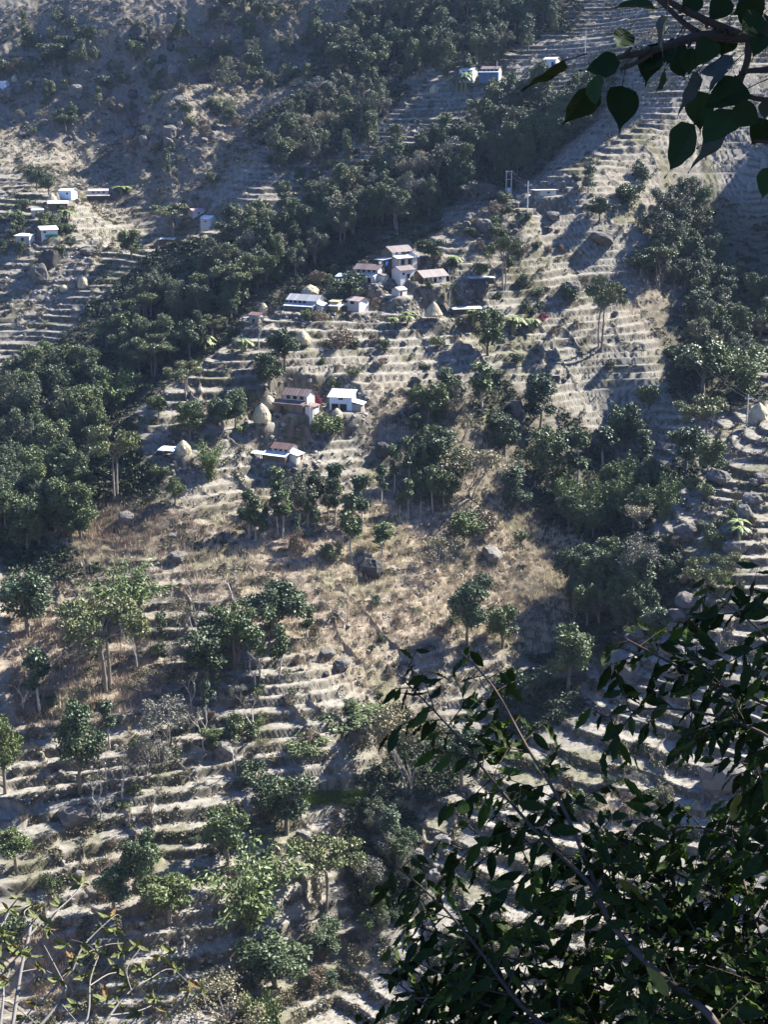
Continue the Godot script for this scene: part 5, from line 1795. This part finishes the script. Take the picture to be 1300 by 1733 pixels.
# main stems of the bush at the lower right, as they run in the picture from foot to tip, with distances
const BUSH_STEMS := [
	[[[1250, 1800], [1203, 1720], [1106, 1639], [1031, 1558], [1001, 1478], [950, 1359], [891, 1262], [837, 1165], [783, 1106]], 4.0, 4.6, 0.017],
	[[[1031, 1558], [1001, 1499], [918, 1418], [848, 1338], [778, 1251], [735, 1203], [672, 1140]], 4.15, 4.5, 0.010],
	[[[1100, 1830], [980, 1770], [885, 1704], [815, 1612], [756, 1542], [692, 1483], [656, 1458]], 4.0, 4.3, 0.010],
	[[[1420, 1250], [1300, 1192], [1192, 1150], [1085, 1095], [1040, 1070]], 4.2, 4.5, 0.010],
	[[[1420, 1150], [1330, 1110], [1280, 1060], [1230, 1020], [1196, 1000]], 4.3, 4.6, 0.008],
	[[[1420, 1330], [1290, 1240], [1180, 1205], [1090, 1200], [1020, 1215]], 4.1, 4.4, 0.008],
	[[[1420, 1560], [1310, 1470], [1220, 1410], [1150, 1400], [1120, 1420]], 4.3, 4.7, 0.008],
	[[[1420, 1640], [1290, 1560], [1190, 1500], [1090, 1455], [1040, 1440]], 4.5, 4.9, 0.008],
	[[[1400, 1720], [1270, 1650], [1150, 1580], [1040, 1550], [950, 1530]], 4.6, 5.0, 0.008],
	[[[1300, 1830], [1120, 1720], [980, 1660], [860, 1620], [770, 1600]], 4.3, 4.6, 0.009],
	[[[1150, 1850], [1000, 1770], [880, 1720], [780, 1690], [700, 1690]], 4.1, 4.3, 0.009],
	[[[1300, 1830], [1240, 1700], [1190, 1600], [1150, 1520], [1130, 1440]], 4.4, 4.8, 0.008],
	[[[1400, 1830], [1330, 1690], [1280, 1560], [1250, 1450], [1240, 1360]], 4.4, 4.8, 0.009],
	[[[1420, 1480], [1340, 1400], [1290, 1320], [1260, 1250]], 4.2, 4.5, 0.008],
	[[[1380, 1800], [1230, 1750], [1090, 1700], [1000, 1690]], 4.7, 5.0, 0.007],
	[[[1050, 1850], [940, 1780], [830, 1760], [740, 1740]], 4.4, 4.6, 0.007],
	[[[900, 1850], [800, 1760], [720, 1700], [655, 1650]], 4.2, 4.4, 0.006],
	[[[980, 1770], [860, 1640], [760, 1590], [690, 1560]], 4.3, 4.5, 0.006],
	[[[885, 1704], [800, 1670], [730, 1640], [690, 1620]], 4.3, 4.5, 0.005],
	[[[1000, 1860], [860, 1790], [740, 1770], [660, 1760]], 4.2, 4.4, 0.006],
	[[[1106, 1639], [1060, 1560], [1060, 1480], [1075, 1400]], 4.5, 4.8, 0.006],
	[[[1400, 1860], [1330, 1780], [1200, 1740], [1100, 1660]], 4.5, 4.8, 0.006],
	[[[918, 1418], [880, 1440], [820, 1430], [780, 1440]], 4.4, 4.5, 0.005],
	[[[1400, 1420], [1350, 1310], [1290, 1290], [1250, 1300]], 4.6, 4.9, 0.006],
	[[[1400, 1680], [1320, 1600], [1260, 1620], [1180, 1640]], 4.7, 5.0, 0.006],
]

func build_bush() -> void:
	var o := thing("leafy_bush", Vector3.ZERO, "dark glossy-leaved bush rising into the lower right of the picture", "bush")
	var r := RandomNumberGenerator.new()
	r.seed = 12
	var k := Color(0.14, 0.105, 0.085)
	var leaves := []
	var index := 0
	for q in BUSH_STEMS:
		var pts := stem_of(q[0], q[1], q[2])
		var s := Shape.new()
		s.tube(pts, taper(pts.size(), q[3] * 0.72, 0.0022), 7, k * r.randf_range(0.5, 0.95))
		var acc := 0.0
		var side := 1.0
		for i in range(1, pts.size()):
			var step := pts[i].distance_to(pts[i - 1])
			acc += step
			while acc > 0.040:
				acc -= 0.040
				side = -side
				var p := pts[i - 1].lerp(pts[i], r.randf())
				var dir := (pts[i] - pts[i - 1]).normalized()
				var near_tip := float(i) / pts.size()
				var out := (dir.cross(p.normalized()).normalized() * side + unit(r) * 0.75).normalized()
				var d := (dir * r.randf_range(0.3, 0.9) + out).normalized()
				var length := r.randf_range(0.10, 0.34) * (1.15 - 0.78 * near_tip)
				var tw := PackedVector3Array()
				for j in 4:
					var t := j / 3.0
					tw.append(p + d * length * t + Vector3.DOWN * 0.10 * length * t * t)
				s.tube(tw, PackedFloat32Array([0.0024, 0.002, 0.0015, 0.0009]), 4, k * 0.5)
				var count := maxi(3, int(length / 0.027))
				for j in count:
					var t := (j + 0.7) / count
					var base := p + d * length * t + Vector3.DOWN * 0.10 * length * t * t
					var ls := 1.0 if j % 2 else -1.0
					var ld := (d * 0.7 + d.cross(Vector3.UP).normalized() * ls * 0.8 + Vector3.DOWN * r.randf_range(0.4, 1.6) + unit(r) * 0.35).normalized()
					leaves.append([base, ld, r.randf_range(0.062, 0.112) * (0.8 + 0.2 * (1.0 - near_tip)), index])
		part("branch", s.mesh(), M.bark, o)
		index += 1
	# the foot of the bush, below the picture
	for foot in [[spot(1250, 1800, 4.0), Vector3(1.25, -5.2, -3.6)], [spot(1100, 1830, 4.0), Vector3(1.2, -5.2, -3.5)], [spot(1420, 1560, 4.3), Vector3(1.6, -5.4, -3.7)], [spot(1420, 1250, 4.2), Vector3(1.7, -5.4, -3.6)], [spot(1400, 1720, 4.6), Vector3(1.6, -5.4, -3.9)]]:
		var s := Shape.new()
		limb(s, r, foot[1], foot[0], 0.03, 0.016, k, 0.2)
		part("stem", s.mesh(), M.bark, o)
	var meshes := [lance_leaf(0.25, 0.35, 0.03, 0.17), lance_leaf(-0.2, 0.5, 0.045, 0.16), lance_leaf(0.45, 0.25, 0.02, 0.185), lance_leaf(0.1, 0.7, 0.05, 0.15)]
	leaves.sort_custom(func(a, b): return a[0].length_squared() / (a[2] * a[2]) * (0.5 if a[3] < 6 else 1.0) < b[0].length_squared() / (b[2] * b[2]) * (0.5 if b[3] < 6 else 1.0))
	var rest: Array[Array] = [[], [], [], []]
	var n := 0
	for q in leaves:
		var roll := r.randf_range(-1.5, 1.5)
		var tf := leaf_frame(q[0], q[0] + q[1] * q[2], roll)
		var pick := r.randf()
		if n < 300:
			var f := part("leaf", meshes[n % 4], M.bush if pick < 0.6 else (M.bush_light if pick < 0.97 else M.bush_yellow), o)
			f.transform = tf
		else: rest[n % 4].append(tf)
		n += 1
	for i in 4:
		var mm := MultiMesh.new()
		mm.transform_format = MultiMesh.TRANSFORM_3D
		mm.mesh = meshes[i]
		mm.instance_count = rest[i].size()
		for j in rest[i].size(): mm.set_instance_transform(j, rest[i][j])
		var fo := MultiMeshInstance3D.new()
		fo.name = "foliage" if i == 0 else "foliage_%03d" % i
		fo.multimesh = mm
		fo.material_override = M.bush_light if i == 3 else M.bush
		fo.set_meta("kind", "stuff")
		o.add_child(fo, true)
	print("bush leaves ", n)

const BARE_STEMS := [
	[[[12, 1790], [21, 1733], [34, 1645], [48, 1584], [52, 1560]], 0.020, 0.010],
	[[[48, 1584], [76, 1556], [104, 1534], [127, 1512], [140, 1495]], 0.010, 0.004],
	[[[-10, 1800], [4, 1700], [6, 1665], [26, 1628], [44, 1600]], 0.014, 0.005],
	[[[40, 1760], [80, 1722], [112, 1670], [130, 1620], [150, 1590], [186, 1556]], 0.014, 0.004],
	[[[120, 1790], [148, 1720], [152, 1660], [166, 1618]], 0.012, 0.004],
	[[[150, 1780], [186, 1718], [222, 1676], [256, 1655]], 0.014, 0.004],
	[[[152, 1668], [180, 1650], [196, 1646]], 0.006, 0.003],
	[[[104, 1700], [130, 1730], [150, 1745]], 0.006, 0.003],
	[[[112, 1672], [90, 1630], [74, 1600]], 0.006, 0.003],
	[[[186, 1718], [230, 1712], [260, 1700]], 0.006, 0.003],
	[[[-20, 1600], [6, 1560], [14, 1545]], 0.006, 0.003],
	[[[50, 1566], [40, 1545], [52, 1534]], 0.005, 0.003],
	[[[60, 1733], [20, 1700], [-10, 1690]], 0.006, 0.003],
	[[[256, 1655], [290, 1640], [330, 1676]], 0.004, 0.002],
	[[[130, 1620], [176, 1600], [208, 1596]], 0.004, 0.002],
	[[[222, 1676], [214, 1640], [236, 1606]], 0.004, 0.002],
	[[[166, 1618], [150, 1600], [120, 1590]], 0.003, 0.002],
	[[[34, 1645], [70, 1640], [100, 1656]], 0.004, 0.002],
	[[[186, 1556], [200, 1548], [206, 1570]], 0.003, 0.002],
]
const BARE_TUFTS := [[140, 1495, 9], [52, 1532, 8], [84, 1572, 8], [186, 1552, 10], [196, 1575, 8], [14, 1540, 9], [6, 1580, 10], [34, 1612, 10], [50, 1618, 8], [10, 1640, 8], [150, 1612, 8], [166, 1612, 8], [256, 1652, 8], [290, 1612, 7], [270, 1622, 8], [240, 1640, 8], [222, 1668, 8], [320, 1678, 8], [280, 1712, 7], [180, 1690, 8], [160, 1696, 7], [100, 1660, 8], [40, 1720, 8], [72, 1535, 6], [120, 1640, 8], [206, 1610, 7], [232, 1600, 6], [30, 1520, 6], [0, 1620, 8], [130, 1700, 7], [64, 1550, 7], [104, 1532, 7], [112, 1600, 7], [176, 1570, 7], [20, 1600, 8], [70, 1640, 7], [126, 1622, 7], [200, 1640, 7], [300, 1640, 7], [262, 1690, 7], [150, 1650, 7], [60, 1700, 7], [14, 1660, 7], [340, 1672, 6], [236, 1715, 7], [204, 1700, 7]]

func build_bare_branches() -> void:
	var o := thing("pale_branched_tree", Vector3.ZERO, "pale-barked nearly leafless branches with yellow-green leaf tufts in the lower left corner", "tree")
	var d := 7.4
	var k := Color(0.20, 0.185, 0.165)
	for q in BARE_STEMS: branch(o, stem_of(q[0], d, d * 1.03), q[1] * 0.56, q[2] * 0.7, k)
	branch(o, PackedVector3Array([Vector3(-1.5, -7.6, -5.0), Vector3(-1.6, -6.0, -5.2), spot(20, 1790, d)]), 0.07, 0.02, k, "trunk")
	branch(o, PackedVector3Array([Vector3(-1.55, -6.6, -5.1), Vector3(-1.3, -5.6, -5.6), spot(150, 1780, d)]), 0.04, 0.014, k)
	branch(o, PackedVector3Array([Vector3(-1.55, -6.4, -5.1), Vector3(-1.45, -5.4, -5.5), spot(60, 1770, d)]), 0.04, 0.014, k)
	var r := RandomNumberGenerator.new()
	r.seed = 33
	var meshes := [lance_leaf(0.35, 0.3, 0.02, 0.17), lance_leaf(0.6, 0.4, 0.03, 0.15)]
	var n := 0
	for q in BARE_TUFTS:
		var c := spot(q[0], q[1], d * r.randf_range(0.99, 1.05))
		var tw := Shape.new()
		tw.tube([c + Vector3(-0.10, -0.12, 0.02), c + Vector3(-0.04, -0.05, 0.0), c], [0.005, 0.004, 0.003], 5, k)
		part("twig", tw.mesh(), M.bark, o)
		for i in q[2] - 2:
			var a: float = TAU * i / q[2] + r.randf() * 0.6
			var dir := (Vector3(cos(a), r.randf_range(-0.5, 0.7), sin(a)) + unit(r) * 0.2).normalized()
			var f := part("leaf", meshes[n % 2], M.bare_leaf if r.randf() < 0.9 else M.bare_leaf_red, o)
			f.transform = leaf_frame(c, c + dir * r.randf_range(0.045, 0.085), r.randf_range(-1.2, 1.2))
			n += 1

func fill_materials() -> void:
	M.bark = vmat(0.9, 0.2)
	M.leaf = vmat(0.5, 0.4, 0.12)
	M.leaf_plain = vmat(0.7, 0.3)
	M.grass = vmat(0.9, 0.2, 0.10)
	M.wall = vmat(0.85, 0.3)
	M.tin = vmat(0.55, 0.4)
	M.rock = vmat(0.9, 0.2)
	for i in 3:
		var m := vmat(0.92, 0.2)
		m.albedo_color = [lin(0.13, 0.125, 0.12), lin(0.26, 0.245, 0.225), lin(0.31, 0.295, 0.27)][i]
		m.albedo_texture = grain_texture()
		m.uv1_triplanar = true
		m.uv1_scale = Vector3(0.35, 0.35, 0.35)
		M["rock%d" % (i + 1)] = m
	var kinds := {"fig": [0.030, 0.050, 0.020], "fig_light": [0.045, 0.075, 0.028], "fig_pale": [0.085, 0.10, 0.09], "bush": [0.030, 0.046, 0.012], "bush_light": [0.062, 0.092, 0.018], "bush_yellow": [0.28, 0.25, 0.06], "bare_leaf": [0.115, 0.125, 0.05], "bare_leaf_red": [0.19, 0.12, 0.05]}
	for q in kinds:
		var m := vmat(0.6, 0.12 if q.begins_with("fig") else 0.2)
		var c: Array = kinds[q]
		m.albedo_color = lin(c[0], c[1], c[2])
		m.backlight_enabled = true
		m.backlight = lin(c[0] * 1.5, c[1] * 1.6, c[2] * 0.8)
		M[q] = m

func _ready() -> void:
	var cam := Camera3D.new()
	cam.name = "camera"
	cam.fov = 40.0
	cam.near = 0.1
	cam.far = 4000.0
	cam.basis = cam_basis
	add_child(cam)
	var sky := ProceduralSkyMaterial.new()
	sky.sky_top_color = Color(0.27, 0.41, 0.67)
	sky.sky_horizon_color = Color(0.60, 0.73, 0.92)
	sky.ground_bottom_color = Color(0.25, 0.24, 0.22)
	sky.ground_horizon_color = Color(0.60, 0.70, 0.85)
	sky.sky_curve = 0.12
	var env := Environment.new()
	env.background_mode = Environment.BG_SKY
	env.sky = Sky.new()
	env.sky.sky_material = sky
	env.background_energy_multiplier = 0.5
	env.tonemap_mode = Environment.TONE_MAPPER_LINEAR
	env.tonemap_exposure = 4.3
	env.sdfgi_enabled = true
	env.ssao_enabled = true
	env.ssil_enabled = true
	env.fog_enabled = true
	env.fog_density = 0.00004
	env.fog_light_color = Color(0.72, 0.82, 0.98)
	var we := WorldEnvironment.new()
	we.name = "environment"
	we.environment = env
	add_child(we)
	var sun := DirectionalLight3D.new()
	sun.name = "sun"
	sun.light_energy = 1.5
	sun.light_color = Color(1.0, 0.99, 0.97)
	sun.light_angular_distance = 0.5
	sun.shadow_enabled = true
	sun.look_at_from_position(sun_to * 10.0, Vector3.ZERO)
	add_child(sun)

	noise(n_warp, 11, 0.018, 2)
	noise(n_cell, 5, 0.014, 1)
	noise(n_mid, 51, 0.06, 2)
	noise(n_crag, 61, 0.05, 4)
	n_crag.fractal_type = FastNoiseLite.FRACTAL_RIDGED
	noise(n_rough, 21, 0.035, 4)
	noise(n_fine, 31, 0.35, 2)
	noise(n_patch, 41, 0.03, 3)
	build_base()
	cut_ravines()
	print("base ", Time.get_ticks_msec())
	build_zones()
	pad_map.resize(GW * GH)
	dig_yards()
	print("zones ", Time.get_ticks_msec())
	build_terrain()
	fill_materials()
	rng.seed = 7
	build_houses()
	build_stacks()
	build_poles()
	print("houses ", Time.get_ticks_msec())
	build_plants()
	print("plants ", Time.get_ticks_msec())
	build_rocks()
	tell_apart()
	build_cover()
	print("cover ", Time.get_ticks_msec())
	build_fig()
	build_bush()
	build_bare_branches()
	print("done ", Time.get_ticks_msec())
